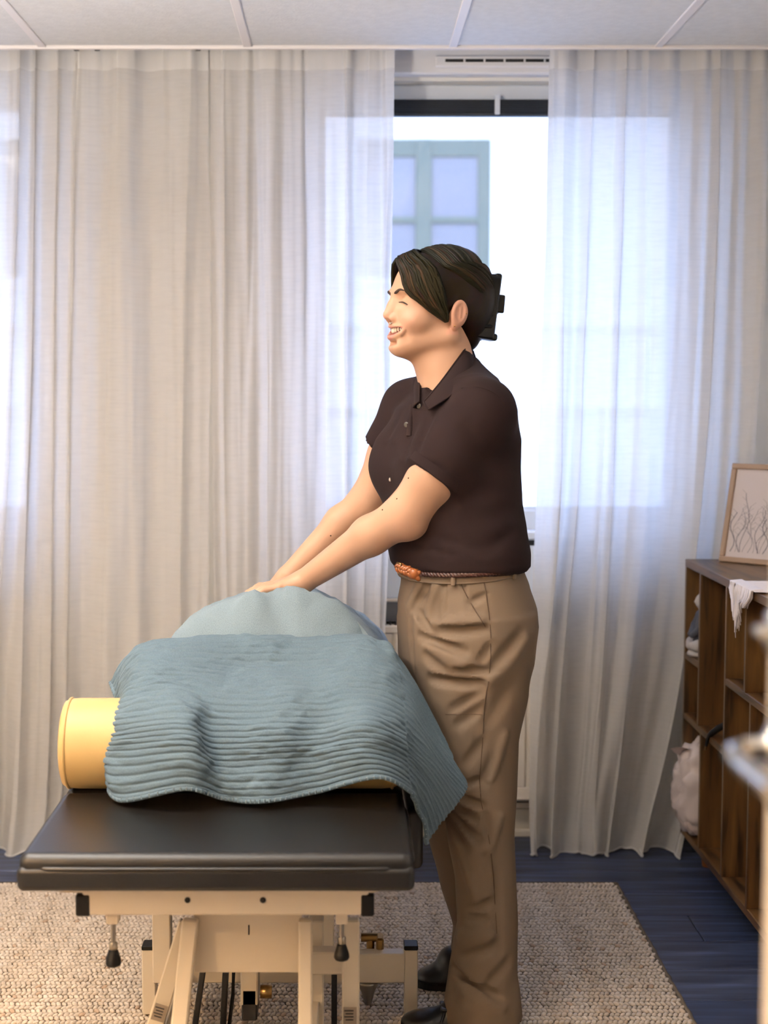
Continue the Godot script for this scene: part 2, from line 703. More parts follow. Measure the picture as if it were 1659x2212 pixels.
	mat("pearl_button", Color(0.7, 0.65, 0.6), 0.25)
	# bookcase
	for k in 3:
		m = mat("oak_%d" % k, Color(1, 1, 1), 0.36, 0.0, 0.5)
		var w: Color = [Color(0.375, 0.265, 0.145), Color(0.345, 0.24, 0.13), Color(0.40, 0.285, 0.16)][k]
		m.albedo_texture = noise_tex(0.010, Vector2i(512, 512), 70 + k, [[0.0, 0.22, 0.4, 0.6, 1.0], [w * 0.35, w * 0.62, w * 0.92, w, w * 1.25]], 4)
		planar(m, Vector3(4.0, 0.45, 4.0))
	m = mat("oak_lying", Color(1, 1, 1), 0.36, 0.0, 0.5)   # the same boards laid flat: the grain runs along them
	m.albedo_texture = M.oak_0.albedo_texture
	planar(m, Vector3(4.0, 4.0, 0.45))
	mat("foot_wood", Color(0.42, 0.25, 0.11), 0.5)
	mat("picture_frame", Color(0.58, 0.48, 0.40), 0.5)
	mat("fringe", Color(0.90, 0.87, 0.87), 0.95)
	m = mat("plastic_wrap", Color(0.86, 0.81, 0.80, 0.72), 0.3, 0.0, 0.6)
	m.transparency = BaseMaterial3D.TRANSPARENCY_ALPHA
	mat("wrapped_white", Color(0.86, 0.80, 0.78), 0.7)
	mat("figurine_white", Color(0.66, 0.64, 0.63), 0.6)
	mat("figurine_grey", Color(0.24, 0.25, 0.29), 0.6)
	mat("strap_black", Color(0.02, 0.02, 0.024), 0.7)
	# door
	mat("door_paint", Color(0.87, 0.80, 0.72), 0.45)
	mat("chrome", Color(0.78, 0.77, 0.75), 0.12, 1.0)
	# street
	m = mat("facade", Color(0.93, 0.93, 0.92), 0.9)
	mat("facade_green", Color(0.36, 0.39, 0.34), 0.7)
	m = mat("facade_glass", Color(0.45, 0.45, 0.47), 0.3, 0.0, 0.4)
	mat("pavement", Color(0.55, 0.55, 0.55), 0.9)


func room() -> void:
	# floor: boards that run across the view, with narrow joints
	var fl := holder("floor", "dark grey-brown vinyl plank floor")
	part("subfloor", fl, M.black_gap, func(b): b.span(Vector3(-2.5, -0.12, 1.7), Vector3(1.46, -0.006, -4.7)))
	var row := 0
	var z := -4.56
	while z < 1.6:
		var x: float = -2.4 - [0.35, 0.9, 0.1, 0.62][row % 4]
		while x < 1.4:
			var x0 := maxf(x, -2.42)
			var x1 := minf(x + 1.22, 1.4)
			if x1 - x0 > 0.02:
				var zz := z
				part("plank", fl, M["plank_%d" % ((row * 5 + int(x * 3.0 + 20.0)) % 3)], func(b): b.span(Vector3(x0 + 0.001, -0.006, zz + 0.001), Vector3(x1 - 0.001, 0.0, zz + 0.183), 0.0012))
			x += 1.222
		z += 0.184
		row += 1
	# suspended ceiling: tiles in a grid of pale bars, ending short of the window wall
	var ce := holder("ceiling", "suspended ceiling of pale grey tiles in white bars")
	part("ceiling_slab", ce, M.white_paint, func(b): b.span(Vector3(-2.5, 2.56, 1.7), Vector3(1.46, 2.7, -4.66)))
	var xs := []
	for k in range(-4, 3):
		xs.append(0.312 + 0.593 * k)
	xs.push_front(-2.42)
	xs.append(1.40)
	var zs := [-4.335]
	while zs[-1] < 1.4:
		zs.append(zs[-1] + 0.593)
	zs.append(1.6)
	for i in xs.size() - 1:
		for j in zs.size() - 1:
			var lo := Vector3(xs[i] + 0.010, 2.389, zs[j] + 0.010)
			var hi := Vector3(xs[i + 1] - 0.010, 2.405, zs[j + 1] - 0.010)
			if hi.x - lo.x < 0.02 or hi.z - lo.z < 0.02:
				continue
			part("ceiling_tile", ce, M.ceiling_tile, func(b): b.span(lo, hi, 0.002))
	for x in xs:
		part("grid_bar", ce, M.ceiling_grid, func(b): b.span(Vector3(x - 0.012, 2.3845, 1.6), Vector3(x + 0.012, 2.40, -4.335), 0.0015))
	for k in range(1, zs.size() - 1):
		var zc: float = zs[k]
		part("grid_bar", ce, M.ceiling_grid, func(b): b.span(Vector3(-2.42, 2.385, zc - 0.012), Vector3(1.4, 2.40, zc + 0.012), 0.0015))
	# edge trim of the ceiling where the curtain recess begins
	var t1 := MB.new()
	t1.span(Vector3(-2.42, 2.381, -4.35), Vector3(1.4, 2.405, -4.332), 0.002)
	t1.span(Vector3(-2.42, 2.405, -4.36), Vector3(1.4, 2.56, -4.345))
	struct(put("trim_1", t1, M.ceiling_grid), "white edge trim of the suspended ceiling")
	# window wall with two openings, seen through and beside the curtains
	var wb := MB.new()
	var d0 := -4.55
	var d1 := -4.85
	for s in [[-2.5, -1.98, 0.0, 2.7], [-0.93, -0.135, 0.0, 2.7], [1.08, 1.5, 0.0, 2.7], [-1.98, -0.93, 0.0, 0.96], [-0.135, 1.08, 0.0, 0.96], [-1.98, -0.93, 2.335, 2.7], [-0.135, 1.08, 2.335, 2.7]]:
		wb.span(Vector3(s[0], s[2] if s[2] > 1.0 else -0.1, d0), Vector3(s[1], s[3], d1))
	struct(put("wall_back", wb, M.wall_paint), "pale painted window wall behind the curtains")
	var wl := MB.new()
	wl.span(Vector3(-2.54, -0.1, 1.7), Vector3(-2.42, 2.7, -4.85))
	struct(put("wall_left", wl, M.wall_paint), "cream wall")
	var wr := MB.new()
	wr.span(Vector3(1.36, -0.1, 1.7), Vector3(1.50, 2.7, -4.85))
	struct(put("wall_right", wr, M.wall_paint), "pale wall behind the bookcase")
	# wall with the doorway that the camera looks through, and the hall behind it
	var wf := MB.new()
	wf.span(Vector3(-2.5, -0.1, -0.30), Vector3(-0.55, 2.7, -0.18))
	wf.span(Vector3(0.43, -0.1, -0.30), Vector3(1.4, 2.7, -0.18))
	wf.span(Vector3(-0.55, 2.08, -0.30), Vector3(0.43, 2.7, -0.18))
	struct(put("wall_front", wf, M.wall_paint), "wall with the doorway")
	var wh := MB.new()
	wh.span(Vector3(-2.5, -0.1, 1.6), Vector3(1.5, 2.7, 1.72))
	struct(put("wall_hall", wh, M.wall_paint), "end wall of the hall")
	# skirting along the window wall and the side walls
	for s in [["baseboard_back", Vector3(-2.42, 0.0, -4.55), Vector3(1.36, 0.09, -4.535)], ["baseboard_left", Vector3(-2.42, 0.0, -0.3), Vector3(-2.405, 0.09, -4.535)], ["baseboard_right", Vector3(1.345, 0.0, -0.3), Vector3(1.36, 0.09, -4.535)]]:
		var bb := MB.new()
		bb.span(s[1], s[2], 0.003)
		bb.span(Vector3(s[1].x, 0.0, s[1].z), Vector3(s[2].x, 0.022, s[2].z + (0.012 if s[0] == "baseboard_back" else 0.0)), 0.003)
		struct(put(s[0], bb, M.skirting), "painted skirting board")


func windows() -> void:
	for k in 2:
		var x0: float = [-0.135, -1.98][k]
		var x1: float = [1.08, -0.93][k]
		var w := holder("window_%d" % (k + 1), "white framed window behind the sheer curtains")
		part("window_frame", w, M.frame_white, func(b):
			b.span(Vector3(x0, 0.96, -4.60), Vector3(x0 + 0.055, 2.335, -4.68), 0.004)
			b.span(Vector3(x1 - 0.055, 0.96, -4.60), Vector3(x1, 2.335, -4.68), 0.004)
			b.span(Vector3(x0 + 0.055, 2.262, -4.60), Vector3(x1 - 0.055, 2.335, -4.68), 0.004)
			b.span(Vector3(x0 + 0.055, 0.96, -4.60), Vector3(x1 - 0.055, 1.025, -4.68), 0.004))
		part("window_sash", w, M.frame_white, func(b):
			b.span(Vector3(x0 + 0.05, 1.02, -4.615), Vector3(x0 + 0.075, 2.265, -4.66), 0.004)
			b.span(Vector3(x1 - 0.075, 1.02, -4.615), Vector3(x1 - 0.05, 2.265, -4.66), 0.004)
			b.span(Vector3(x0 + 0.075, 1.02, -4.615), Vector3(x1 - 0.075, 1.035, -4.66), 0.003))
		part("pane", w, M.glass, func(b): b.span(Vector3(x0 + 0.06, 1.03, -4.639), Vector3(x1 - 0.06, 2.265, -4.643)))
		part("window_sill", w, M.frame_white, func(b):
			b.span(Vector3(x0 - 0.005, 0.935, -4.535), Vector3(x1 + 0.005, 0.965, -4.60), 0.006))
		# apron board under the sill with a dark slot between
		part("sill_slot", w, M.black_gap, func(b): b.span(Vector3(x0 - 0.01, 0.918, -4.538), Vector3(x1 + 0.01, 0.936, -4.55)))
		part("apron_board", w, M.frame_white, func(b): b.span(Vector3(x0 - 0.02, 0.755, -4.528), Vector3(x1 + 0.02, 0.919, -4.55), 0.004))
		part("apron_lip", w, M.enamel, func(b): b.span(Vector3(x0 - 0.02, 0.745, -4.52), Vector3(x1 + 0.02, 0.756, -4.55), 0.003))
	# ventilation panel over the window with its row of slots
	var v := holder("trim_2", "white panel over the window with a black slotted vent")
	part("vent_panel", v, M.white_paint, func(b): b.span(Vector3(-0.2, 2.345, -4.50), Vector3(1.15, 2.50, -4.55), 0.006))
	part("vent_frame", v, M.white_paint, func(b): b.span(Vector3(0.27, 2.362, -4.485), Vector3(1.0, 2.398, -4.50), 0.005))
	for k in 12:
		var xx := 0.30 + k * 0.060
		part("vent_slot", v, M.black_gap, func(b): b.span(Vector3(xx, 2.377, -4.4825), Vector3(xx + 0.054, 2.3855, -4.49)))
	# gathered dark blind at the head of the window: a stack of slats and its white bracket
	var bl := thing("window_blind", "dark grey slatted blind pulled up to the window head", "blind", Vector3(0.47, 2.25, -4.6))
	for k in 7:
		var yy := 2.247 + k * 0.0058
		part("slat", bl, M.blind_slat, func(b): b.span(Vector3(-0.075, yy, -4.578), Vector3(1.02, yy + 0.0042, -4.602), 0.001))
	part("bottom_rail", bl, M.blind_slat, func(b): b.span(Vector3(-0.075, 2.236, -4.575), Vector3(1.02, 2.2455, -4.603), 0.002))
	for xb in [0.12, 0.466, 0.80]:
		part("bracket", bl, M.frame_white, func(b): b.span(Vector3(xb - 0.008, 2.240, -4.57), Vector3(xb + 0.008, 2.30, -4.60), 0.002))


func outside() -> void:
	# the house across the street
	var h := thing("house_across_street", "white rendered house with green framed windows across the street", "building", Vector3(0.6, -3.2, -13))
	part("wall", h, M.facade, func(b): b.span(Vector3(-16, -3.2, -13), Vector3(17, 4.35, -19)))
	for k in [[2.02, 0.09], [1.30, 0.05]]:
		part("moulding", h, M.facade, func(b): b.span(Vector3(-16, k[0] - 0.05, -12.90), Vector3(17, k[0] + 0.04, -13.0), 0.02))
	for cx in [0.684, -2.4, 3.9]:
		var y0 := 2.42
		var y1 := 3.60
		part("window_surround", h, M.facade, func(b):
			b.span(Vector3(cx - 0.74, y0 - 0.08, -12.95), Vector3(cx + 0.74, y0, -13.0), 0.01)
			b.span(Vector3(cx - 0.74, y1, -12.95), Vector3(cx + 0.74, y1 + 0.12, -13.0), 0.01)
			b.span(Vector3(cx - 0.74, y0, -12.95), Vector3(cx - 0.58, y1, -13.0), 0.01)
			b.span(Vector3(cx + 0.58, y0, -12.95), Vector3(cx + 0.74, y1, -13.0), 0.01))
		var wf := part("window_frame", h, M.facade_green, func(b):
			b.span(Vector3(cx - 0.58, y0, -12.94), Vector3(cx - 0.47, y1, -13.0), 0.01)
			b.span(Vector3(cx + 0.47, y0, -12.94), Vector3(cx + 0.58, y1, -13.0), 0.01)
			b.span(Vector3(cx - 0.07, y0, -12.93), Vector3(cx + 0.07, y1, -13.0), 0.01)
			b.span(Vector3(cx - 0.58, y1 - 0.15, -12.945), Vector3(cx + 0.58, y1, -13.0), 0.01)
			b.span(Vector3(cx - 0.58, y0, -12.945), Vector3(cx + 0.58, y0 + 0.10, -13.0), 0.01)
			b.span(Vector3(cx - 0.58, y0 + 0.46, -12.942), Vector3(cx + 0.58, y0 + 0.52, -13.0), 0.008))
		for s in [-1.0, 1.0]:
			for q in [[y0 + 0.10, y0 + 0.46], [y0 + 0.52, y1 - 0.15]]:
				part("pane", wf, M.facade_glass, func(b): b.span(Vector3(cx + s * 0.07, q[0], -12.96), Vector3(cx + s * 0.47, q[1], -12.98)))
	var g := MB.new()
	g.span(Vector3(-30, -3.4, -5.2), Vector3(30, -3.2, -40))
	struct(put("ground", g, M.pavement), "street paving")


func sheet(x_top: Array, x_bot: Array, y_top: float, y_bot: float, z: float, folds: Array, amp: Array, seed_: int, flare: float, over := 0.0) -> Array:
	# rows of points of a hanging cloth; folds: breakpoints [s, folds up to there]
	var ns := FastNoiseLite.new()
	ns.seed = seed_
	ns.frequency = 1.0
	ns.fractal_octaves = 2
	var nu := 230
	var nv := 56
	var rows := []
	for j in nv + 1:
		var t := float(j) / nv
		var row := []
		for i in nu + 1:
			var s := float(i) / nu
			var ph := 0.0
			for k in folds.size() - 1:
				if s >= folds[k][0]:
					ph = lerpf(folds[k][1], folds[k + 1][1], clampf((s - folds[k][0]) / (folds[k + 1][0] - folds[k][0]), 0.0, 1.0))
			ph += ns.get_noise_2d(s * 5.0, t * 0.5) * 0.45 + ns.get_noise_2d(s * 2.0 + 40.0, t * 1.1) * 0.6 * t
			var a: float = lerpf(amp[0], amp[1], smoothstep(0.0, 0.35, t)) * (1.0 + 0.8 * ns.get_noise_2d(s * 6.0 + 9.0, 3.0))
			a = lerpf(a, amp[2], smoothstep(0.55, 1.0, t))
			var x := lerpf(lerpf(x_top[0], x_bot[0], pow(t, 1.15)), lerpf(x_top[1], x_bot[1], pow(t, 3.5)), s)
			x += over * a * cos(TAU * ph) + 0.004 * ns.get_noise_2d(s * 14.0, t * 3.0)
			var zz := z + a * sin(TAU * ph) + a * 0.2 * sin(TAU * ph * 2.3 + seed_) + 0.010 * ns.get_noise_2d(s * 9.0 + 5.0, t * 1.5)
			var y := lerpf(y_top, y_bot, t)
			if t > 0.93:
				var e := (t - 0.93) / 0.07
				zz += flare * e * e * (0.6 + 0.8 * ns.get_noise_2d(s * 4.5, 8.0))
				y += 0.016 * e * e * ns.get_noise_2d(s * 8.0, 2.0)
			row.append(Vector3(x, maxf(y, 0.004), zz))
		rows.append(row)
	return rows


func curtains() -> void:
	var rail := MB.new()
	rail.span(Vector3(-2.3, 2.463, -4.405), Vector3(1.34, 2.485, -4.375), 0.003)
	rail.span(Vector3(-2.3, 2.485, -4.394), Vector3(1.34, 2.56, -4.386))
	tag(put("curtain_rail", rail, M.rail), "white curtain rail under the ceiling slab behind the trim", "rail")
	var spec := [
		["sheer white curtain gathered in tight pleats over the wall between the windows", [-1.04, -0.404], [-1.16, -0.404], [[0.0, 0.0], [0.06, 0.5], [0.45, 4.6], [0.62, 5.3], [1.0, 6.6]], [0.018, 0.014, 0.028], 11, 0.0],
		["sheer white curtain hanging between the pleated one and the open strip of window", [-0.398, 0.145], [-0.398, 0.10], [[0.0, 0.0], [0.4, 1.6], [0.7, 2.3], [1.0, 3.2]], [0.010, 0.012, 0.022], 12, 0.0],
		["sheer white curtain beside the bookcase with two deep folds, trailing on the floor", [0.595, 1.235], [0.545, 1.005], [[0.0, 0.0], [0.10, 0.4], [0.30, 2.0], [0.45, 2.5], [1.0, 3.9]], [0.016, 0.022, 0.036], 13, 0.0],
		["sheer white curtain drawn before the window beyond the pleated curtain", [-2.05, -1.16], [-2.05, -1.20], [[0.0, 0.0], [1.0, 11.0]], [0.018, 0.024, 0.03], 14, 0.0]]
	for q in spec:
		var o := thing("curtain", q[0], "curtain", Vector3((q[2][0] + q[2][1]) * 0.5, 0.004, -4.39), "sheer curtains along the window wall")
		var rows := sheet(q[1], q[2], 2.455, 0.006, -4.395, q[3], q[4], q[5], 0.075, 0.40)
		var cloth := MB.new()
		cloth.grid(rows, false, Vector3.BACK)
		put("cloth", cloth, M.voile, o)
		# the double heading band of the top, with the tape behind it
		var band := []
		for j in 4:
			var row := []
			for i in rows[0].size():
				var p: Vector3 = rows[0][i].lerp(rows[2][i], j / 3.0 * 0.98)
				row.append(Vector3(p.x, lerpf(2.456, 2.335, j / 3.0), p.z + 0.003))
			band.append(row)
		var hb := MB.new()
		hb.grid(band, false, Vector3.BACK)
		put("heading", hb, M.voile_heading, o)
		var hem := MB.new()
		var low: Array = rows[rows.size() - 1]
		hem.tube(low, 0.0035, 5)
		put("hem", hem, M.voile_heading, o)
		var n := 8
		for k in n:
			var p: Vector3 = rows[0][int((k + 0.5) / n * (rows[0].size() - 1))]
			part("hook", o, M.hook, func(b):
				b.tube([Vector3(p.x, 2.462, -4.39), Vector3(p.x, 2.435, -4.376), Vector3(p.x + 0.003, 2.39, -4.352)], 0.0035, 5))
		for kx in ([-0.7193, -0.7798, -0.4263] if q[5] == 11 else []):
			part("hook", o, M.hook, func(b):
				b.box(Vector3(kx, 2.392, -4.36), Vector3(0.016, 0.022, 0.008), 0.002))


func lamps() -> void:
	# white uplighter added out of view to brighten the ceiling, no known lamp
	var at := Vector3(-1.0, 0.0, -2.0)
	var l := thing("added_uplighter", "added unseen floor uplighter with a white bowl that brightens the ceiling", "lamp", at)
	part("base", l, M.dark_steel, func(b): b.lathe(at, Vector3.UP, [[0.0, 0.0], [0.15, 0.0], [0.15, 0.018], [0.14, 0.024], [0.0, 0.026]], 32))
	part("pole", l, M.dark_steel, func(b): b.tube([at + Vector3(0, 0.02, 0), at + Vector3(0, 1.70, 0)], 0.012, 12))
	part("added_lamp_bowl", l, M.white_paint, func(b):
		b.lathe(at, Vector3.UP, [[0.02, 1.69], [0.09, 1.70], [0.16, 1.74], [0.19, 1.80], [0.185, 1.80], [0.155, 1.75], [0.09, 1.715], [0.0, 1.71]], 40))
	var up := mat("added_lamp_disc", Color(1, 1, 1), 0.5)
	up.emission_enabled = true
	up.emission = Color(1.0, 0.96, 0.91)
	up.emission_energy_multiplier = 4.0
	part("added_lamp_disc", l, up, func(b): b.lathe(at, Vector3.UP, [[0.15, 1.755], [0.14, 1.762], [0.0, 1.763]], 32))
	area("added_uplighter_light", at + Vector3(0, 1.775, 0), Vector3(90, 0, 0), Vector2(0.24, 0.24), Color(1.0, 0.98, 0.95), 15.0)
	# flat light panel in the ceiling over the window side of the lamp
	var c0 := Vector3(-1.171, 2.383, -2.853)
	var c := thing("ceiling_light", "square flat light panel in the suspended ceiling", "lamp", c0)
	part("frame", c, M.ceiling_grid, func(b): b.box(c0 - Vector3(0, 0.002, 0), Vector3(0.59, 0.010, 0.59), 0.002))
	var g := mat("light_panel", Color(1, 1, 1), 0.6)
	g.emission_enabled = true
	g.emission = Color(1.0, 0.93, 0.85)
	g.emission_energy_multiplier = 1.5
	part("light_panel", c, g, func(b): b.box(c0 - Vector3(0, 0.009, 0), Vector3(0.56, 0.004, 0.56), 0.001))
	area("ceiling_panel_light", c0 - Vector3(0, 0.014, 0), Vector3(-90, 0, 0), Vector2(0.56, 0.56), Color(1.0, 0.93, 0.85), 1.9)
	# warm shaded floor lamp nearer the doorway: it lights the left of the room, the table shades the floor to the right
	var h0 := Vector3(-1.25, 0.0, -1.35)
	var h := thing("floor_lamp", "floor lamp with a pale fabric drum shade left of the doorway", "lamp", h0)
	part("base", h, M.dark_steel, func(b): b.lathe(h0, Vector3.UP, [[0.0, 0.0], [0.14, 0.0], [0.14, 0.016], [0.13, 0.022], [0.0, 0.024]], 32))
	part("pole", h, M.dark_steel, func(b): b.tube([h0 + Vector3(0, 0.02, 0), h0 + Vector3(0, 1.10, 0)], 0.011, 12))
	var shade := mat("lamp_shade", Color(0.95, 0.90, 0.82), 0.9)
	shade.backlight_enabled = true
	shade.backlight = Color(1.0, 0.95, 0.88)
	part("lamp_shade", h, shade, func(b): b.lathe(h0, Vector3.UP, [[0.21, 1.04], [0.18, 1.32]], 40))
	var w := mat("lamp_bulb", Color(1, 0.95, 0.88), 0.4)
	w.emission_enabled = true
	w.emission = Color(1.0, 0.80, 0.56)
	w.emission_energy_multiplier = 5.0
	part("lamp_bulb", h, w, func(b): b.ball(h0 + Vector3(0, 1.17, 0), Vector3(0.045, 0.06, 0.045), Basis(), 18, 12))
	var o := OmniLight3D.new()
	o.name = "floor_lamp_light"
	o.position = h0 + Vector3(0, 1.17, 0)
	o.light_color = Color(1.0, 0.83, 0.62)
	o.light_energy = 5.6
	o.light_size = 0.045
	o.omni_range = 12.0
	o.omni_attenuation = 2.0
	o.shadow_enabled = true
	add_child(o)


func area(called: String, at: Vector3, turn: Vector3, size: Vector2, col: Color, energy: float) -> void:
	var a := AreaLight3D.new()
	a.name = called
	a.position = at
	a.rotation_degrees = turn
	a.area_size = size
	a.light_color = col
	a.light_energy = energy
	a.area_range = 12.0
	a.shadow_enabled = true
	add_child(a)


func rug() -> void:
	var r := thing("rug", "woven natural jute rug under the treatment table", "rug", Vector3(-0.45, 0.0, -3.1))
	var x0 := -1.75
	var x1 := 0.768
	var z0 := -4.062
	var z1 := -1.9
	part("backing", r, M.rug_base, func(b): b.span(Vector3(x0, 0.0005, z0), Vector3(x1, 0.006, z1), 0.002))
	# one low-poly stitch, placed many thousand times
	var st := MB.new()
	st.ball(Vector3.ZERO, Vector3(0.0062, 0.0052, 0.0112), Basis(), 6, 4)
	var mm := MultiMesh.new()
	mm.transform_format = MultiMesh.TRANSFORM_3D
	mm.use_colors = true
	mm.mesh = st.mesh()
	var nx := int((x1 - x0) / 0.0118)
	var nz := int((z1 - z0) / 0.0195)
	mm.instance_count = nx * nz
	var ns := FastNoiseLite.new()
	ns.seed = 5
	ns.frequency = 1.0
	var k := 0
	for j in nz:
		var side := 1.0 if j % 2 == 0 else -1.0
		for i in nx:
			var x := x0 + (i + 0.5 + (0.25 if j % 2 else -0.25)) * 0.0118 + rng.randf_range(-0.001, 0.001)
			var z := z0 + (j + 0.5) * 0.0195 + 0.002 * ns.get_noise_2d(x * 6.0, j * 0.4)
			x += 0.004 * ns.get_noise_2d(j * 0.35, 7.0)
			var bs := Basis(Vector3.UP, side * 0.55 + rng.randf_range(-0.15, 0.15))
			mm.set_instance_transform(k, Transform3D(bs.scaled(Vector3.ONE * rng.randf_range(0.88, 1.12)), Vector3(x, 0.0072 + rng.randf_range(-0.0008, 0.0008), z)))
			# dyed yarn: pale and tawny stripes along the length, flecks of rust
			var w := ns.get_noise_2d(x * 9.0, 3.0) * 0.5 + ns.get_noise_2d(x * 40.0, z * 0.6) * 0.4
			var c := Color(0.46, 0.37, 0.285).lerp(Color(0.62, 0.54, 0.46), clampf(0.5 + w * 0.9, 0.0, 1.0))
			var f := ns.get_noise_2d(x * 12.0 + 30.0, z * 30.0)
			if rng.randf() < 0.012 + 0.06 * maxf(f, 0.0):
				c = c.lerp(Color(0.36, 0.22, 0.13), 0.6)
			c *= rng.randf_range(0.88, 1.06)
			mm.set_instance_color(k, Color(c.r, c.g, c.b))
			k += 1
	var mi := MultiMeshInstance3D.new()
	mi.name = "stitches"
	mi.multimesh = mm
	mi.material_override = M.rug_yarn
	mi.set_meta("kind", "stuff")
	r.add_child(mi)
	mi.position = -r.position
	for e in [[Vector3(x1, 0.006, z0), Vector3(x1, 0.006, z1)], [Vector3(x0, 0.006, z0), Vector3(x1, 0.006, z0)], [Vector3(x0, 0.006, z0), Vector3(x0, 0.006, z1)]]:
		part("edge_cord", r, M.rug_base, func(b):
			var pts := []
			for q in 120:
				var p: Vector3 = e[0].lerp(e[1], q / 119.0)
				pts.append(p + Vector3(0.004 * ns.get_noise_1d(q * 0.9), 0.0, 0.004 * ns.get_noise_1d(q * 0.9 + 50.0)))
			b.tube(pts, 0.006, 6))


func radiator() -> void:
	var x0 := -0.02
	var x1 := 0.972
	var r := thing("radiator", "cream panel radiator with vertical grooves under the window", "radiator", Vector3(0.47, 0.134, -4.5))
	part("panel", r, M.enamel, func(b):
		# pressed front: broad ribs with grooves between
		var prof := []
		var x := x0
		while x < x1 - 0.001:
			prof.append(Vector2(x, -4.472))
			prof.append(Vector2(x + 0.005, -4.463))
			prof.append(Vector2(x + 0.027, -4.463))
			prof.append(Vector2(x + 0.032, -4.472))
			x += 0.0342
		var top := []
		var bot := []
		for p in prof:
			top.append(Vector3(p.x, 0.655, p.y))
			bot.append(Vector3(p.x, 0.175, p.y))
		for i in top.size() - 1:
			b.flat([top[i], top[i + 1], bot[i + 1], bot[i]], Vector3.BACK)
		b.span(Vector3(x0, 0.655, -4.462), Vector3(x1, 0.680, -4.48), 0.004)
		b.span(Vector3(x0, 0.134, -4.462), Vector3(x1, 0.176, -4.48), 0.004)
		b.span(Vector3(x0, 0.134, -4.478), Vector3(x1, 0.680, -4.49)))
	part("rear_panel", r, M.enamel, func(b): b.span(Vector3(x0, 0.14, -4.525), Vector3(x1, 0.67, -4.533)))
	for sx in [x0, x1 - 0.004]:
		part("side_cover", r, M.enamel, func(b): b.span(Vector3(sx, 0.134, -4.465), Vector3(sx + 0.004, 0.684, -4.533), 0.001))
	part("top_grille", r, M.dark_steel, func(b):
		for k in 60:
			var xx := x0 + 0.01 + k * 0.0163
			b.span(Vector3(xx, 0.676, -4.475), Vector3(xx + 0.006, 0.684, -4.53)))
	part("recess_shade", r, M.recess_grey, func(b): b.span(Vector3(x0 + 0.01, 0.686, -4.51), Vector3(x1 - 0.01, 0.745, -4.54)))  # grey block put in for the shaded recess under the apron
	for sx in [0.05, 0.9]:
		part("pipe", r, M.enamel, func(b): b.tube([Vector3(sx, 0.16, -4.505), Vector3(sx, -0.002, -4.505)], 0.009, 10))
	part("pipe", r, M.enamel, func(b): b.tube([Vector3(x0, 0.105, -4.52), Vector3(x1, 0.105, -4.52)], 0.009, 10))
	for sx in [0.15, 0.8]:
		part("bracket", r, M.enamel, func(b): b.span(Vector3(sx, 0.2, -4.53), Vector3(sx + 0.03, 0.6, -4.548)))


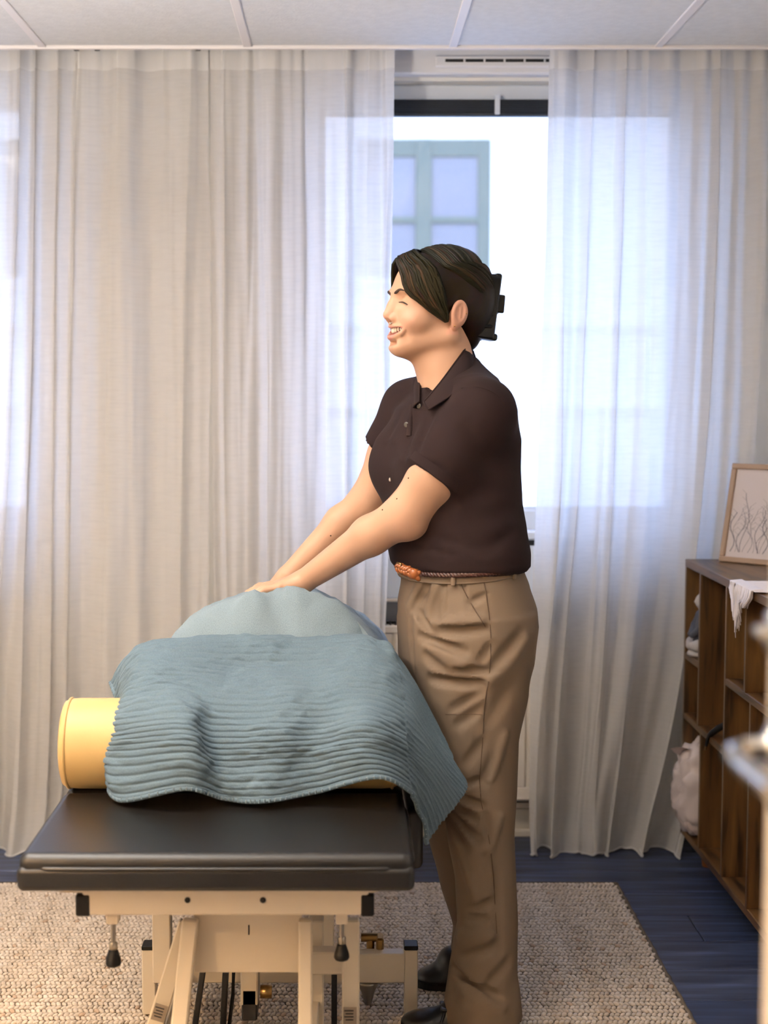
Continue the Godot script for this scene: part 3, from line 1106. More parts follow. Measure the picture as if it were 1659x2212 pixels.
func table() -> void:
	var t := thing("treatment_table", "black padded massage table on a cream steel lifting frame", "treatment table", Vector3(-0.224, 0.0, -3.15))
	var cx := -0.224
	# foot section pad
	part("foot_pad", t, M.black_leather, func(b):
		b.pillow(Vector3(cx, 0.571, -2.69), Vector3(0.684, 0.040, 0.41), 0.018, 5)
		for i in b.v.size():   # a soft crown
			var p: Vector3 = b.v[i]
			var u := absf(p.x - cx) / 0.342
			var w := absf(p.z + 2.69) / 0.205
			if p.y > 0.572:
				b.v[i] = p + Vector3(0, 0.006 * (1.0 - u * u * u * u) * (1.0 - w * w * w * w), 0))
	part("pad_border", t, M.black_leather, func(b):
		b.pillow(Vector3(cx, 0.547, -2.69), Vector3(0.690, 0.044, 0.416), 0.012, 3))
	part("piping", t, M.black_leather, func(b):
		var pts := []
		for q in 81:
			var a := TAU * q / 80.0 + PI / 4.0
			var s := Vector2(cos(a), sin(a))
			var k := pow(pow(absf(s.x), 12.0) + pow(absf(s.y), 12.0), -1.0 / 12.0)
			pts.append(Vector3(cx + s.x * k * 0.344, 0.566, -2.69 + s.y * k * 0.207))
		b.tube(pts, 0.0042, 6, false))
	part("main_pad", t, M.black_leather, func(b): b.pillow(Vector3(cx, 0.560, -3.49), Vector3(0.684, 0.06, 1.16), 0.02, 4))
	part("armrest", t, M.black_leather, func(b): b.pillow(Vector3(0.142, 0.485, -3.10), Vector3(0.034, 0.13, 0.36), 0.015, 4))
	for az in [-2.98, -3.22]:
		part("armrest_bar", t, M.cream_steel, func(b): b.beam(Vector3(0.10, 0.50, az), Vector3(0.13, 0.50, az), 0.02, 0.03))
	# top frame
	part("mounting_plate", t, M.cream_steel, func(b):
		b.span(Vector3(-0.5016, 0.512, -2.52), Vector3(0.0569, 0.526, -2.60), 0.001)
		b.span(Vector3(cx - 0.26, 0.512, -2.60), Vector3(cx + 0.26, 0.526, -4.0)))
	var bx0: float = -0.465
	var bx1: float = 0.0418
	var cb := part("cross_beam", t, M.cream_steel, func(b): b.span(Vector3(bx0, 0.464, -2.54), Vector3(bx1, 0.512, -2.60), 0.003))
	for e in [[bx0 - 0.012, bx0 + 0.014], [bx1 - 0.014, bx1 + 0.010]]:
		part("end_cap", cb, M.black_plastic, func(b): b.span(Vector3(e[0], 0.462, -2.538), Vector3(e[1], 0.502, -2.602), 0.003))
	for px in [-0.2785, -0.145]:
		part("bolt", cb, M.black_plastic, func(b): b.lathe(Vector3(px, 0.492, -2.541), Vector3.BACK, [[0.0055, 0.0], [0.0055, 0.002], [0.0045, 0.004], [0.0, 0.004]], 12))
	for e in [bx0 + 0.05, bx1 - 0.05]:
		part("side_rail", t, M.cream_steel, func(b): b.span(Vector3(e - 0.02, 0.464, -2.60), Vector3(e + 0.02, 0.512, -3.95), 0.002))
	# adjusting spindles with rubber ends
	for s in [[Vector3(-0.4167, 0.4347, -2.58), Vector3(-0.4177, 0.3576, -2.58)], [Vector3(-0.006, 0.4054, -2.66), Vector3(-0.006, 0.3374, -2.66)]]:
		var top: Vector3 = s[0]
		var low: Vector3 = s[1]
		var sp := part("spindle", t, M.steel, func(b):
			b.tube([top + Vector3(0, 0.03, 0), low + Vector3(0, 0.02, 0)], 0.0048, 10)
			b.lathe(low + Vector3(0, 0.03, 0), Vector3.UP, [[0.0, 0.0], [0.008, 0.0], [0.008, 0.012], [0.005, 0.014]], 12))
		part("rubber_end", sp, M.black_plastic, func(b):
			b.lathe(low, Vector3.UP, [[0.0, 0.0], [0.0125, 0.0], [0.0145, 0.004], [0.0135, 0.012], [0.009, 0.026], [0.007, 0.031], [0.0, 0.031]], 16))
		part("bracket", t, M.cream_steel, func(b): b.box(top + Vector3(0, 0.018, 0), Vector3(0.022, 0.03, 0.03), 0.002))
	# lifting linkage: a front frame of two uprights and a plate, a second pair of arms behind
	var arm := func(a: Vector3, b2: Vector3, w: float, h: float):
		part("lift_arm", t, M.cream_steel, func(b): b.beam(a, b2, w, h, 0.003, Vector3.BACK))
	arm.call(Vector3(-0.2904, 0.3996, -2.7), Vector3(-0.3243, 0.047, -2.62), 0.030, 0.04)
	arm.call(Vector3(-0.0741, 0.3996, -2.7), Vector3(-0.0727, 0.047, -2.62), 0.026, 0.04)
	arm.call(Vector3(-0.3141, 0.3367, -2.86), Vector3(-0.406, 0.0405, -2.8), 0.034, 0.03)
	arm.call(Vector3(0.0118, 0.3633, -2.8), Vector3(0.0108, 0.0318, -2.76), 0.034, 0.03)
	part("lift_plate", t, M.cream_steel, func(b): b.span(Vector3(-0.2869, 0.2876, -2.72), Vector3(-0.0818, 0.47, -2.732), 0.001))
	part("plate_slot", t, M.dark_steel, func(b): b.span(Vector3(-0.1835, 0.3805, -2.718), Vector3(-0.1813, 0.3619, -2.722)))
	part("cross_tube", t, M.cream_steel, func(b): b.span(Vector3(-0.0792, 0.2644, -2.88), Vector3(0, 0.2179, -2.92), 0.003))
	part("cross_tube", t, M.cream_steel, func(b): b.span(Vector3(-0.0762, 0.3039, -2.95), Vector3(-0.0437, 0.0551, -2.99), 0.003))
	for s in [[Vector3(-0.3636, 0.1759, -2.8), 0.3], [Vector3(0.0098, 0.1941, -2.745), 0.0]]:
		part("sticker", t, M.sticker, func(b): b.box(s[0] + Vector3(0, 0, 0.004), Vector3(0.026, 0.034, 0.001), 0.0, Basis(Vector3.BACK, -s[1])))
		part("sticker_print", t, M.dark_steel, func(b):
			for q in 4:
				b.box(s[0] + Basis(Vector3.BACK, -s[1]) * Vector3(-0.002 + 0.001 * (q % 2), 0.010 - q * 0.006, 0.0052), Vector3(0.018 - 0.003 * (q % 2), 0.0022, 0.0006), 0.0, Basis(Vector3.BACK, -s[1])))
	# drive box and shafts underneath
	part("drive_box", t, M.cream_steel, func(b): b.span(Vector3(-0.2196, 0.181, -3), Vector3(-0.1828, 0.1028, -3.08), 0.003))
	part("drive_rod", t, M.dark_steel, func(b): b.span(Vector3(-0.2169, 0.138, -3), Vector3(-0.1849, 0.0698, -3.08), 0.003))
	part("pivot", t, M.brass, func(b):
		b.lathe(Vector3(-0.1665, 0.1257, -3.02), Vector3.RIGHT, [[0.0, -0.012], [0.014, -0.012], [0.014, 0.012], [0.0, 0.012]], 18))
	for q in [[Vector3(-0.2982, 0.183, -3.02), Vector3(-0.3241, 0.0063, -3.02), 0.03], [Vector3(-0.2539, 0.161, -3.05), Vector3(-0.2629, -0.0073, -3.05), 0.034], [Vector3(-0.0227, 0.1661, -3.05), Vector3(-0.0228, -0.0073, -3.05), 0.016]]:
		part("inner_arm", t, M.dark_steel, func(b): b.beam(q[0], q[1], q[2], 0.012))
	part("hose", t, M.dark_steel, func(b): b.tube([Vector3(-0.2378, 0.1621, -3.06), Vector3(-0.2402, 0.1009, -3.06), Vector3(-0.2506, 0.0189, -3.06)], 0.004, 8))
	# cross foot with two capped posts
	var fz := 3.176
	part("foot_beam", t, M.cream_steel, func(b): b.span(Vector3(-0.4238, 0.088, -3.19), Vector3(0.1337, 0.1547, -3.155), 0.003))
	for px in [324, 887]:
		var pc: float = -0.4333 if px == 324 else 0.1462
		var po := part("foot_post", t, M.cream_steel, func(b): b.span(Vector3(pc - 0.0150, 0.016, -fz - 0.02), Vector3(pc + 0.0150, 0.162, -fz + 0.02), 0.002))
		part("post_cap", po, M.black_plastic, func(b): b.span(Vector3(pc - 0.0155, 0.162, -fz - 0.0205), Vector3(pc + 0.0155, 0.172, -fz + 0.0205), 0.002))
		part("rubber_foot", po, M.black_plastic, func(b): b.lathe(Vector3(pc, 0.0125, -fz), Vector3.UP, [[0.0, 0.0], [0.011, 0.0], [0.011, 0.004], [0.0, 0.004]], 14))
	part("pedal_shaft", t, M.brass, func(b):
		b.tube([Vector3(0.0362, 0.1755, -3.2), Vector3(0.0724, 0.1755, -3.2)], 0.010, 14)
		b.tube([Vector3(0.0569, 0.1744, -3.2), Vector3(0.057, 0.1361, -3.2)], 0.009, 14)
		b.span(Vector3(0.0697, 0.1797, -3.22), Vector3(0.0864, 0.1418, -3.18), 0.004))
	part("pivot_pin", t, M.brass, func(b): b.span(Vector3(-0.3778, 0.1818, -3.22), Vector3(-0.3656, 0.134, -3.2), 0.003))
	part("castor_horn", t, M.steel, func(b):
		b.lathe(Vector3(0.0518, 0.0829, -3.2), Vector3.DOWN, [[0.0, 0.0], [0.022, 0.0], [0.024, 0.015], [0.016, 0.03], [0.008, 0.06], [0.0, 0.065]], 16)
		)
	part("foot_bolt", t, M.steel, func(b): b.lathe(Vector3(0.0798, 0.0871, -3.2), Vector3.DOWN, [[0.0, 0.0], [0.006, 0.0], [0.006, 0.012], [0.0, 0.013]], 10))
	# long base rails that run to the head end under the table
	for px in [cx - 0.15, cx + 0.15]:
		part("base_rail", t, M.cream_steel, func(b): b.span(Vector3(px - 0.02, 0.10, -2.56), Vector3(px + 0.02, 0.135, -3.16), 0.002))
	for px in [cx - 0.18, cx + 0.18]:
		part("rear_post", t, M.cream_steel, func(b): b.span(Vector3(px - 0.02, 0.09, -3.15), Vector3(px + 0.02, 0.47, -3.19), 0.002))
	part("front_foot", t, M.cream_steel, func(b):
		b.span(Vector3(cx - 0.3, 0.09, -2.56), Vector3(cx + 0.3, 0.14, -2.60), 0.002)
		for sx in [-0.28, 0.28]:
			b.span(Vector3(cx + sx - 0.018, 0.0125, -2.56), Vector3(cx + sx + 0.018, 0.15, -2.60), 0.002))


func bolster() -> void:
	var a := Vector3(-0.566, 0.6825, -2.925)
	var o := thing("bolster", "tan leather roll bolster lying across the black foot pad", "bolster", Vector3(-0.22, 0.589, -2.925))
	part("roll", o, M.tan_leather, func(b):
		b.lathe(a, Vector3.RIGHT, [[0.0, 0.006], [0.05, 0.003], [0.076, 0.0], [0.085, 0.003], [0.089, 0.012], [0.0905, 0.03], [0.0905, 0.64], [0.089, 0.662], [0.085, 0.671], [0.076, 0.674], [0.05, 0.671], [0.0, 0.668]], 56))
	for e in [0.013, 0.661]:
		part("piping", o, M.tan_leather, func(b):
			var pts := []
			for q in 49:
				pts.append(a + Vector3(e, cos(TAU * q / 48.0) * 0.0895, sin(TAU * q / 48.0) * 0.0895))
			b.tube(pts, 0.0032, 6, false, 1.0, Vector3.RIGHT))


func towels() -> void:
	# plain towel over the lying client's back: a rounded mound that falls to the pad on all sides
	var ns := FastNoiseLite.new()
	ns.seed = 17
	ns.frequency = 1.0
	ns.fractal_octaves = 3
	var rows := []
	var nu := 90
	for j in 71:
		var w := j / 70.0
		var z := -3.02 - 1.0 * w
		# height along the table: rises from the thighs, full over the hips and back, lower at the shoulders
		var h := (0.16 + 0.203 * smoothstep(0.0, 0.16, -3.02 - z) - 0.026 * smoothstep(0.16, 0.30, -3.02 - z)) * (1.0 - 0.22 * smoothstep(0.35, 0.75, w)) * (1.0 - smoothstep(0.86, 1.0, w) * 0.97)
		var row := []
		for i in nu + 1:
			var s := (i / float(nu)) * 2.0 - 1.0
			var half := 0.300
			var cxx := -0.150
			var t := s * PI * 0.5
			var ex := 0.82
			var px := signf(sin(t)) * pow(absf(sin(t)), ex) * half
			var py := pow(maxf(cos(t), 0.0), 1.05) * h
			var q := Vector3(cxx + px, 0.597 + py, z)
			# drape: soft wrinkles that run over the back, a hollow before the hips
			q.y += py * (0.045 * ns.get_noise_2d(px * 7.0, w * 7.0) + 0.02 * ns.get_noise_2d(px * 24.0 + z * 10.0, w * 22.0))
			q.y -= 0.022 * exp(-pow((px - 0.02 + (w - 0.1) * 0.5) / 0.02, 2.0)) * exp(-pow((w - 0.1) / 0.09, 2.0))
			q.x += 0.008 * ns.get_noise_2d(w * 9.0, px * 5.0)
			q.y = maxf(q.y, 0.5975)
			row.append(q)
		rows.append(row)
	var o := thing("plain_towel", "plain grey-blue terry towel mounded over the client's back", "towel", Vector3(-0.15, 0.597, -3.5))
	var pm := MB.new()
	pm.grid(rows, false, Vector3.ZERO, func(p): return Vector3(-0.15, 0.5, clampf(p.z, -3.85, -3.2)))
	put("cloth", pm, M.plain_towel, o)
	var edge := []
	for j in 71:
		edge.append(rows[j][nu - 8] + Vector3(0.003, 0.002, 0.0))
	part("hem", o, M.plain_towel, func(b): b.tube(edge, 0.005, 6))
	# a loose fold along the near-right flank
	var fold := [Vector3(-0.003, 0.9233, -3.2), Vector3(0.0201, 0.9073, -3.17), Vector3(0.0399, 0.8896, -3.14), Vector3(0.0542, 0.875, -3.1)]
	var fold_b := [Vector3(-0.0206, 0.9155, -3.24), Vector3(0.0051, 0.8889, -3.21), Vector3(0.0253, 0.867, -3.18), Vector3(0.041, 0.8472, -3.14)]
	part("fold", o, M.plain_towel, func(b):
		var g := []
		for j in 13:
			var e := j / 12.0
			var p0 := spline(fold, e)
			var p1 := spline(fold_b, e)
			var row := []
			for i in 9:
				var u := i / 8.0
				row.append(p1.lerp(p0, u) + Vector3(0.3, 0.9, 0.3) * 0.004 * sin(PI * u) - Vector3(0, 0.008, 0))
			g.append(row)
		b.grid(g, false, Vector3(0.3, 1, 0.4)))

	# ribbed towel over the lower legs and the bolster: control points across (left to right) for each row down its length
	var ctl := [
		[Vector3(-0.4993, 0.7175, -3.24), Vector3(-0.4435, 0.8094, -3.24), Vector3(-0.3579, 0.8206, -3.26), Vector3(-0.2557, 0.8213, -3.28), Vector3(-0.1513, 0.8213, -3.28), Vector3(-0.047, 0.8213, -3.28), Vector3(0.0467, 0.8206, -3.26), Vector3(0.1098, 0.7839, -3.22), Vector3(0.1818, 0.6622, -3.16)],
		[Vector3(-0.504, 0.7643, -3.13), Vector3(-0.434, 0.853, -3.1), Vector3(-0.3391, 0.8696, -3.09), Vector3(-0.2408, 0.8726, -3.09), Vector3(-0.1425, 0.8696, -3.09), Vector3(-0.0442, 0.8716, -3.09), Vector3(0.0539, 0.8703, -3.08), Vector3(0.114, 0.8353, -3.06), Vector3(0.2064, 0.6702, -3.03)],
		[Vector3(-0.4799, 0.7445, -3.05), Vector3(-0.4334, 0.8266, -2.99), Vector3(-0.3358, 0.8417, -2.97), Vector3(-0.2342, 0.8247, -3), Vector3(-0.1386, 0.8247, -3), Vector3(-0.0429, 0.8304, -2.99), Vector3(0.0566, 0.8397, -2.96), Vector3(0.1297, 0.7939, -2.97), Vector3(0.2339, 0.616, -2.98)],
		[Vector3(-0.4635, 0.7273, -2.98), Vector3(-0.441, 0.785, -2.91), Vector3(-0.3318, 0.8022, -2.89), Vector3(-0.2485, 0.7883, -2.885), Vector3(-0.1335, 0.7874, -2.885), Vector3(-0.0368, 0.7902, -2.885), Vector3(0.0551, 0.7977, -2.88), Vector3(0.1371, 0.7496, -2.9), Vector3(0.2507, 0.5881, -2.95)],
		[Vector3(-0.4806, 0.6955, -2.93), Vector3(-0.4509, 0.7327, -2.85), Vector3(-0.3146, 0.7627, -2.79), Vector3(-0.2556, 0.7293, -2.825), Vector3(-0.1392, 0.7345, -2.81), Vector3(-0.0497, 0.7338, -2.825), Vector3(0.0489, 0.7547, -2.785), Vector3(0.1386, 0.6957, -2.85), Vector3(0.2322, 0.56, -2.93)],
		[Vector3(-0.4842, 0.6806, -2.905), Vector3(-0.453, 0.6834, -2.825), Vector3(-0.2997, 0.7114, -2.755), Vector3(-0.2466, 0.6713, -2.8), Vector3(-0.1385, 0.6775, -2.79), Vector3(-0.0583, 0.6804, -2.8), Vector3(0.0485, 0.7078, -2.755), Vector3(0.1396, 0.6471, -2.83), Vector3(0.1985, 0.5247, -2.9)],
		[Vector3(-0.4723, 0.6329, -2.885), Vector3(-0.4378, 0.6028, -2.79), Vector3(-0.3037, 0.6369, -2.745), Vector3(-0.2368, 0.6079, -2.785), Vector3(-0.1597, 0.6071, -2.765), Vector3(-0.0581, 0.6197, -2.785), Vector3(0.0704, 0.6593, -2.745), Vector3(0.1418, 0.5922, -2.815), Vector3(0.1634, 0.4921, -2.87)]]
	var q := thing("ribbed_towel", "blue-grey ribbed towel draped over the lower legs and bolster", "towel", Vector3(-0.2, 0.6, -2.9))
	var g := MB.new()
	var nu2 := 150
	var nv2 := 396
	var cols := []
	for i in nu2 + 1:
		var col := []
		for r in ctl:
			col.append(spline(r, i / float(nu2)))
		cols.append(col)
	var pts := []
	for j in nv2 + 1:
		var row := []
		for i in nu2 + 1:
			row.append(spline(cols[i], j / float(nv2)))
		pts.append(row)
	var ribbed := []
	for j in nv2 + 1:
		var row := []
		for i in nu2 + 1:
			var du: Vector3 = pts[j][mini(i + 1, nu2)] - pts[j][maxi(i - 1, 0)]
			var dv: Vector3 = pts[mini(j + 1, nv2)][i] - pts[maxi(j - 1, 0)][i]
			var nn := du.cross(dv).normalized()
			if nn.dot(Vector3(0.1, 0.6, 0.8)) < 0.0 and i < nu2 * 0.85:
				nn = -nn
			var ph := j / float(nv2) * 33.0 + 0.14 * ns.get_noise_2d(i * 0.06, j * 0.0133)
			var rib := 1.0 - exp(-pow((ph - roundf(ph)) / 0.17, 2.0))
			var wr := 0.010 * ns.get_noise_2d(i * 0.035, j * 0.008) + 0.004 * ns.get_noise_2d(i * 0.09 + 20.0, j * 0.033)
			row.append(pts[j][i] + nn * (0.0026 * rib + maxf(wr, -0.002) * smoothstep(0.0, 0.2, j / float(nv2))))
		ribbed.append(row)
	g.grid(ribbed, false, Vector3(0.25, 0.5, 0.8))
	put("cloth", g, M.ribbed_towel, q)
	var hem: Array = []
	for i in nu2 + 1:
		hem.append(ribbed[nv2][i])
	part("hem", q, M.ribbed_towel, func(b): b.tube(hem, 0.0048, 7))
	part("stitching", q, M.plain_towel, func(b):
		for i in range(4, nu2 - 2, 2):
			var p: Vector3 = ribbed[nv2][i]
			var p2: Vector3 = ribbed[nv2 - 8][i]
			b.tube([p + Vector3(0, -0.002, 0.005), p.lerp(p2, 0.8) + Vector3(0, 0, 0.004)], 0.0016, 4))
	var side: Array = []
	for j in range(0, nv2 + 1, 3):
		side.append(ribbed[j][0])
	part("selvedge", q, M.ribbed_towel, func(b): b.tube(side, 0.004, 6))


func on(fd: Field, p: Vector3, from := -2.7) -> Vector3:
	# the nearest point of a field's surface straight in front of p (towards the room's door)
	var all := PackedInt32Array(range(fd.t.size()))
	var z := from
	for k in 60:
		var d := fd.ev(Vector3(p.x, p.y, z), all)
		if d < 0.0008:
			break
		z -= maxf(d * 0.8, 0.001)
		if z < p.z - 0.6:
			break
	return Vector3(p.x, p.y, z)


func person() -> void:
	var who := thing("person", "person in dark brown polo shirt and khaki trousers leaning on the towel", "person", Vector3(0.3039, -0.0247, -3.17))
	var skin := Color(0.51, 0.295, 0.19)

	# ---------------- head and neck
	var O := Vector3(0.2033, 1.5578, -3.22)
	var yaw := deg_to_rad(19.0)
	var hb := Basis(Vector3(-cos(yaw), 0, sin(yaw)), Vector3.UP, Vector3(sin(yaw), 0, cos(yaw)))
	hb = hb * Basis(Vector3(0, 0, 1), deg_to_rad(2.0))
	var P := func(f: float, u: float, s: float) -> Vector3: return O + hb * Vector3(f, u, s)
	var hd := Field.new()
	hd.egg(P.call(-0.002, 0.048, 0), Vector3(0.106, 0.092, 0.077), 0.02, hb)
	hd.egg(P.call(0.044, 0.004, 0), Vector3(0.064, 0.062, 0.060), 0.03, hb)
	hd.egg(P.call(0.050, -0.042, 0), Vector3(0.057, 0.052, 0.044), 0.03, hb)
	for s in [-1.0, 1.0]:
		hd.bone(P.call(-0.004, -0.045, s * 0.052), P.call(0.080, -0.072, s * 0.014), 0.020, 0.016, 0.02)
		hd.egg(P.call(0.066, -0.017, s * 0.040), Vector3(0.028, 0.022, 0.023), 0.016, hb)
		hd.egg(P.call(0.085, 0.044, s * 0.028), Vector3(0.021, 0.009, 0.028), 0.012, hb)
	hd.bone(P.call(0.0915, -0.073, -0.006), P.call(0.0915, -0.073, 0.006), 0.0175, 0.0175, 0.014)
	hd.bone(P.call(0.078, -0.074, 0), P.call(0.015, -0.092, 0), 0.018, 0.033, 0.014)
	hd.chain([P.call(-0.018, -0.035, 0), Vector3(0.2194, 1.4396, -3.225), Vector3(0.2432, 1.3569, -3.225)], [0.053, 0.056, 0.066], 0.03)
	hd.bone(Vector3(0.2432, 1.3569, -3.225), Vector3(0.2482, 1.3064, -3.22), 0.066, 0.075, 0.05)
	# eye hollows, lids
	for s in [-1.0, 1.0]:
		hd.egg(P.call(0.114, 0.025, s * 0.033), Vector3(0.020, 0.012, 0.020), 0.014, hb, true)
		hd.egg(P.call(0.0795, 0.0245, s * 0.0325), Vector3(0.0135, 0.0125, 0.0155), 0.005, hb)
		hd.groove(P.call(0.092, 0.0285, s * 0.024), P.call(0.089, 0.0265, s * 0.043), 0.0016, 0.0028)
		hd.groove(P.call(0.093, 0.013, s * 0.026), P.call(0.088, 0.011, s * 0.042), 0.0013, 0.003)
	# nose
	hd.chain([P.call(0.099, 0.030, 0), P.call(0.108, 0.012, 0), P.call(0.1165, -0.006, 0)], [0.0085, 0.0085, 0.0115], 0.012)
	for s in [-1.0, 1.0]:
		hd.egg(P.call(0.1045, -0.0135, s * 0.0135), Vector3(0.012, 0.009, 0.0075), 0.006, hb)
		hd.egg(P.call(0.112, -0.0205, s * 0.0075), Vector3(0.006, 0.004, 0.0035), 0.002, hb, true)
		# fold from nose to mouth corner
		hd.groove(P.call(0.099, -0.010, s * 0.0235), P.call(0.088, -0.038, s * 0.0345), 0.0032, 0.0045)
		hd.groove(P.call(0.086, -0.040, s * 0.037), P.call(0.084, -0.060, s * 0.034), 0.0018, 0.006)
	# mouth: lips and the opening of a broad smile, laid on the face
	var skin_at := func(u: float, s: float) -> Vector3:
		var all := PackedInt32Array(range(hd.t.size()))
		var f := 0.16
		for k in 60:
			var d := hd.ev(P.call(f, u, s), all)
			if d < 0.0003 or f < 0.03:
				break
			f -= maxf(d * 0.7, 0.0004)
		return Vector3(f, u, s)
	var mouth := []
	for q in [[-0.034, -0.0345, 0.0014], [-0.027, -0.0378, 0.0050], [-0.014, -0.0410, 0.0080], [0.0, -0.0418, 0.0084], [0.014, -0.0410, 0.0080], [0.027, -0.0378, 0.0050], [0.034, -0.0345, 0.0014]]:
		mouth.append([skin_at.call(q[1], q[0]), q[2]])
	var at_l := func(v: Vector3, df: float, du: float) -> Vector3: return P.call(v.x + df, v.y + du, v.z)
	for k in 6:
		var m0: Vector3 = mouth[k][0]
		var m1: Vector3 = mouth[k + 1][0]
		var r0: float = mouth[k][1]
		var r1: float = mouth[k + 1][1]
		hd.bone(at_l.call(m0, -0.0035, r0 + 0.0018), at_l.call(m1, -0.0035, r1 + 0.0018), 0.0028 + r0 * 0.30, 0.0028 + r1 * 0.30, 0.004)
		hd.bone(at_l.call(m0, -0.0045, -r0 - 0.0022), at_l.call(m1, -0.0045, -r1 - 0.0022), 0.0030 + r0 * 0.62, 0.0030 + r1 * 0.62, 0.005)
	for k in 6:
		var m0: Vector3 = mouth[k][0]
		var m1: Vector3 = mouth[k + 1][0]
		for df in [0.002, -0.005, -0.011]:
			hd.carve_bone(at_l.call(m0, df, 0.0), at_l.call(m1, df, 0.0), mouth[k][1], mouth[k + 1][1], 0.0015)
	hd.egg(P.call(0.104, -0.066, 0), Vector3(0.010, 0.005, 0.018), 0.008, hb, true)
	# ears
	for s in [-1.0, 1.0]:
		var eb := hb * Basis(Vector3(0, 0, 1), 0.22) * Basis(Vector3.UP, s * -0.35)
		hd.egg(P.call(-0.016, 0.000, s * 0.078), Vector3(0.0225, 0.031, 0.0100), 0.004, eb)
		hd.egg(P.call(-0.008, -0.024, s * 0.0755), Vector3(0.010, 0.012, 0.007), 0.006, eb)
		hd.egg(P.call(-0.014, 0.002, s * 0.0895), Vector3(0.0145, 0.021, 0.0075), 0.003, eb, true)
		hd.bone(P.call(-0.016, -0.010, s * 0.082), P.call(-0.017, 0.012, s * 0.081), 0.0032, 0.0028, 0.003)
		hd.egg(P.call(-0.003, -0.003, s * 0.080), Vector3(0.0045, 0.007, 0.004), 0.003, eb)
	hd.paint = func(p: Vector3, _n: Vector3) -> Color:
		var l := (p - O) * hb
		var c := skin
		# flush of cheeks, nose and ears; lip colour
		var ck := Vector3(l.x - 0.082, l.y + 0.016, absf(l.z) - 0.040).length()
		c = c.lerp(Color(0.66, 0.32, 0.24), 0.55 * exp(-pow(ck / 0.022, 2.0)))
		c = c.lerp(Color(0.64, 0.31, 0.23), 0.5 * exp(-pow((l - Vector3(0.12, -0.008, 0)).length() / 0.014, 2.0)))
		if absf(l.z) > 0.068 and l.y > -0.045 and l.x < 0.02:
			c = c.lerp(Color(0.62, 0.30, 0.21), 0.55)
		var a := absf(l.z)
		if l.x > 0.070 and a < 0.037:
			var k := clampf(a / 0.034, 0.0, 1.0)
			var mid := lerpf(-0.0418, -0.0345, k * k)
			var half := lerpf(0.0084, 0.0014, pow(k, 1.6))
			var dy: float = l.y - mid
			if absf(dy) < half * 0.75:
				c = Color(0.30, 0.07, 0.06)
			elif dy > 0.0 and dy < half + 0.0042 - 0.002 * k:
				c = c.lerp(Color(0.56, 0.24, 0.20), 0.85)
			elif dy < 0.0 and dy > -half - 0.0085 * (1.0 - k * k) - 0.002:
				c = c.lerp(Color(0.60, 0.25, 0.21), 0.85)
		return c
	var body := MB.new()
	hd.build(O + Vector3(-0.15, -0.265, -0.135), O + Vector3(0.16, 0.15, 0.135), 0.003, body)

	# ---------------- arms, hands and trunk
	var sk := Field.new()
	sk.chain([Vector3(0.2885, 1.3466, -3.06), Vector3(0.1882, 1.2157, -3.06), Vector3(0.1287, 1.1314, -3.085), Vector3(0.0545, 1.0835, -3.135), Vector3(-0.0928, 0.9701, -3.25)], [0.058, 0.0535, 0.0455, 0.0405, 0.0255], 0.02)
	sk.egg(Vector3(0.1336, 1.1098, -3.085), Vector3(0.034, 0.028, 0.030), 0.02)
	sk.chain([Vector3(0.1459, 1.3476, -3.34), Vector3(0.1028, 1.2448, -3.365), Vector3(0.0534, 1.1375, -3.38), Vector3(-0.0075, 1.0888, -3.385), Vector3(-0.1314, 0.9657, -3.37)], [0.055, 0.0485, 0.043, 0.038, 0.025], 0.02)
	sk.bone(Vector3(0.232, 1.2162, -3.2), Vector3(0.2367, 1.2867, -3.2), 0.11, 0.08, 0.03)
	sk.bone(Vector3(0.2373, 1.3016, -3.21), Vector3(0.2856, 1.3406, -3.08), 0.06, 0.05, 0.03)
	sk.bone(Vector3(0.2373, 1.3016, -3.21), Vector3(0.1497, 1.3404, -3.33), 0.06, 0.05, 0.03)
	sk.paint = func(p: Vector3, _n: Vector3) -> Color:
		var k := exp(-pow(p.distance_to(Vector3(0.1302, 1.1081, -3.05)) / 0.035, 2.0))
		return skin.lerp(Color(0.60, 0.33, 0.23), 0.35 * k)
	# hands: palm, four fingers and a thumb each, resting on the towel
	var hands := [[Vector3(-0.0928, 0.9701, -3.25), Vector3(-0.1456, 0.9591, -3.255), 1.0], [Vector3(-0.1314, 0.9657, -3.37), Vector3(-0.1673, 0.9434, -3.36), -1.0]]
	for h in hands:
		var wr: Vector3 = h[0]
		var kn: Vector3 = h[1]
		var fw: Vector3 = (kn - wr).normalized()
		var sd := Vector3(0, 0, 1)
		for q in [-0.026, -0.009, 0.009, 0.026]:
			sk.bone(wr + sd * q * 0.45, kn + sd * q, 0.019, 0.0125, 0.014)
		var lens_ := [0.062, 0.074, 0.078, 0.068]
		for q in 4:
			var off: float = [-0.031, -0.0105, 0.0105, 0.030][q] * h[2]
			var ln: float = lens_[q]
			var k0 := kn + sd * off
			var k1 := k0 + Vector3(-0.85, -0.10, off * 1.5).normalized() * ln * 0.45
			var k2 := k1 + Vector3(-0.80, -0.48, off * 1.5).normalized() * ln * 0.32
			var k3 := k2 + Vector3(-0.62, -0.75, off * 1.5).normalized() * ln * 0.25
			sk.chain([k0, k1, k2, k3], [0.0108, 0.0092, 0.0085, 0.0072], 0.004)
		var t0: Vector3 = wr.lerp(kn, 0.35) + sd * -0.022 * h[2]
		sk.chain([t0, t0 + Vector3(-0.028, -0.010, -0.026 * h[2]), t0 + Vector3(-0.056, -0.022, -0.036 * h[2])], [0.014, 0.0105, 0.0085], 0.008)
	sk.build(Vector3(-0.10, 0.93, -3.50), Vector3(0.42, 1.42, -2.90), 0.006, body)
	sk.build(Vector3(-0.36, 0.84, -3.50), Vector3(-0.055, 1.04, -3.12), 0.0032, body)
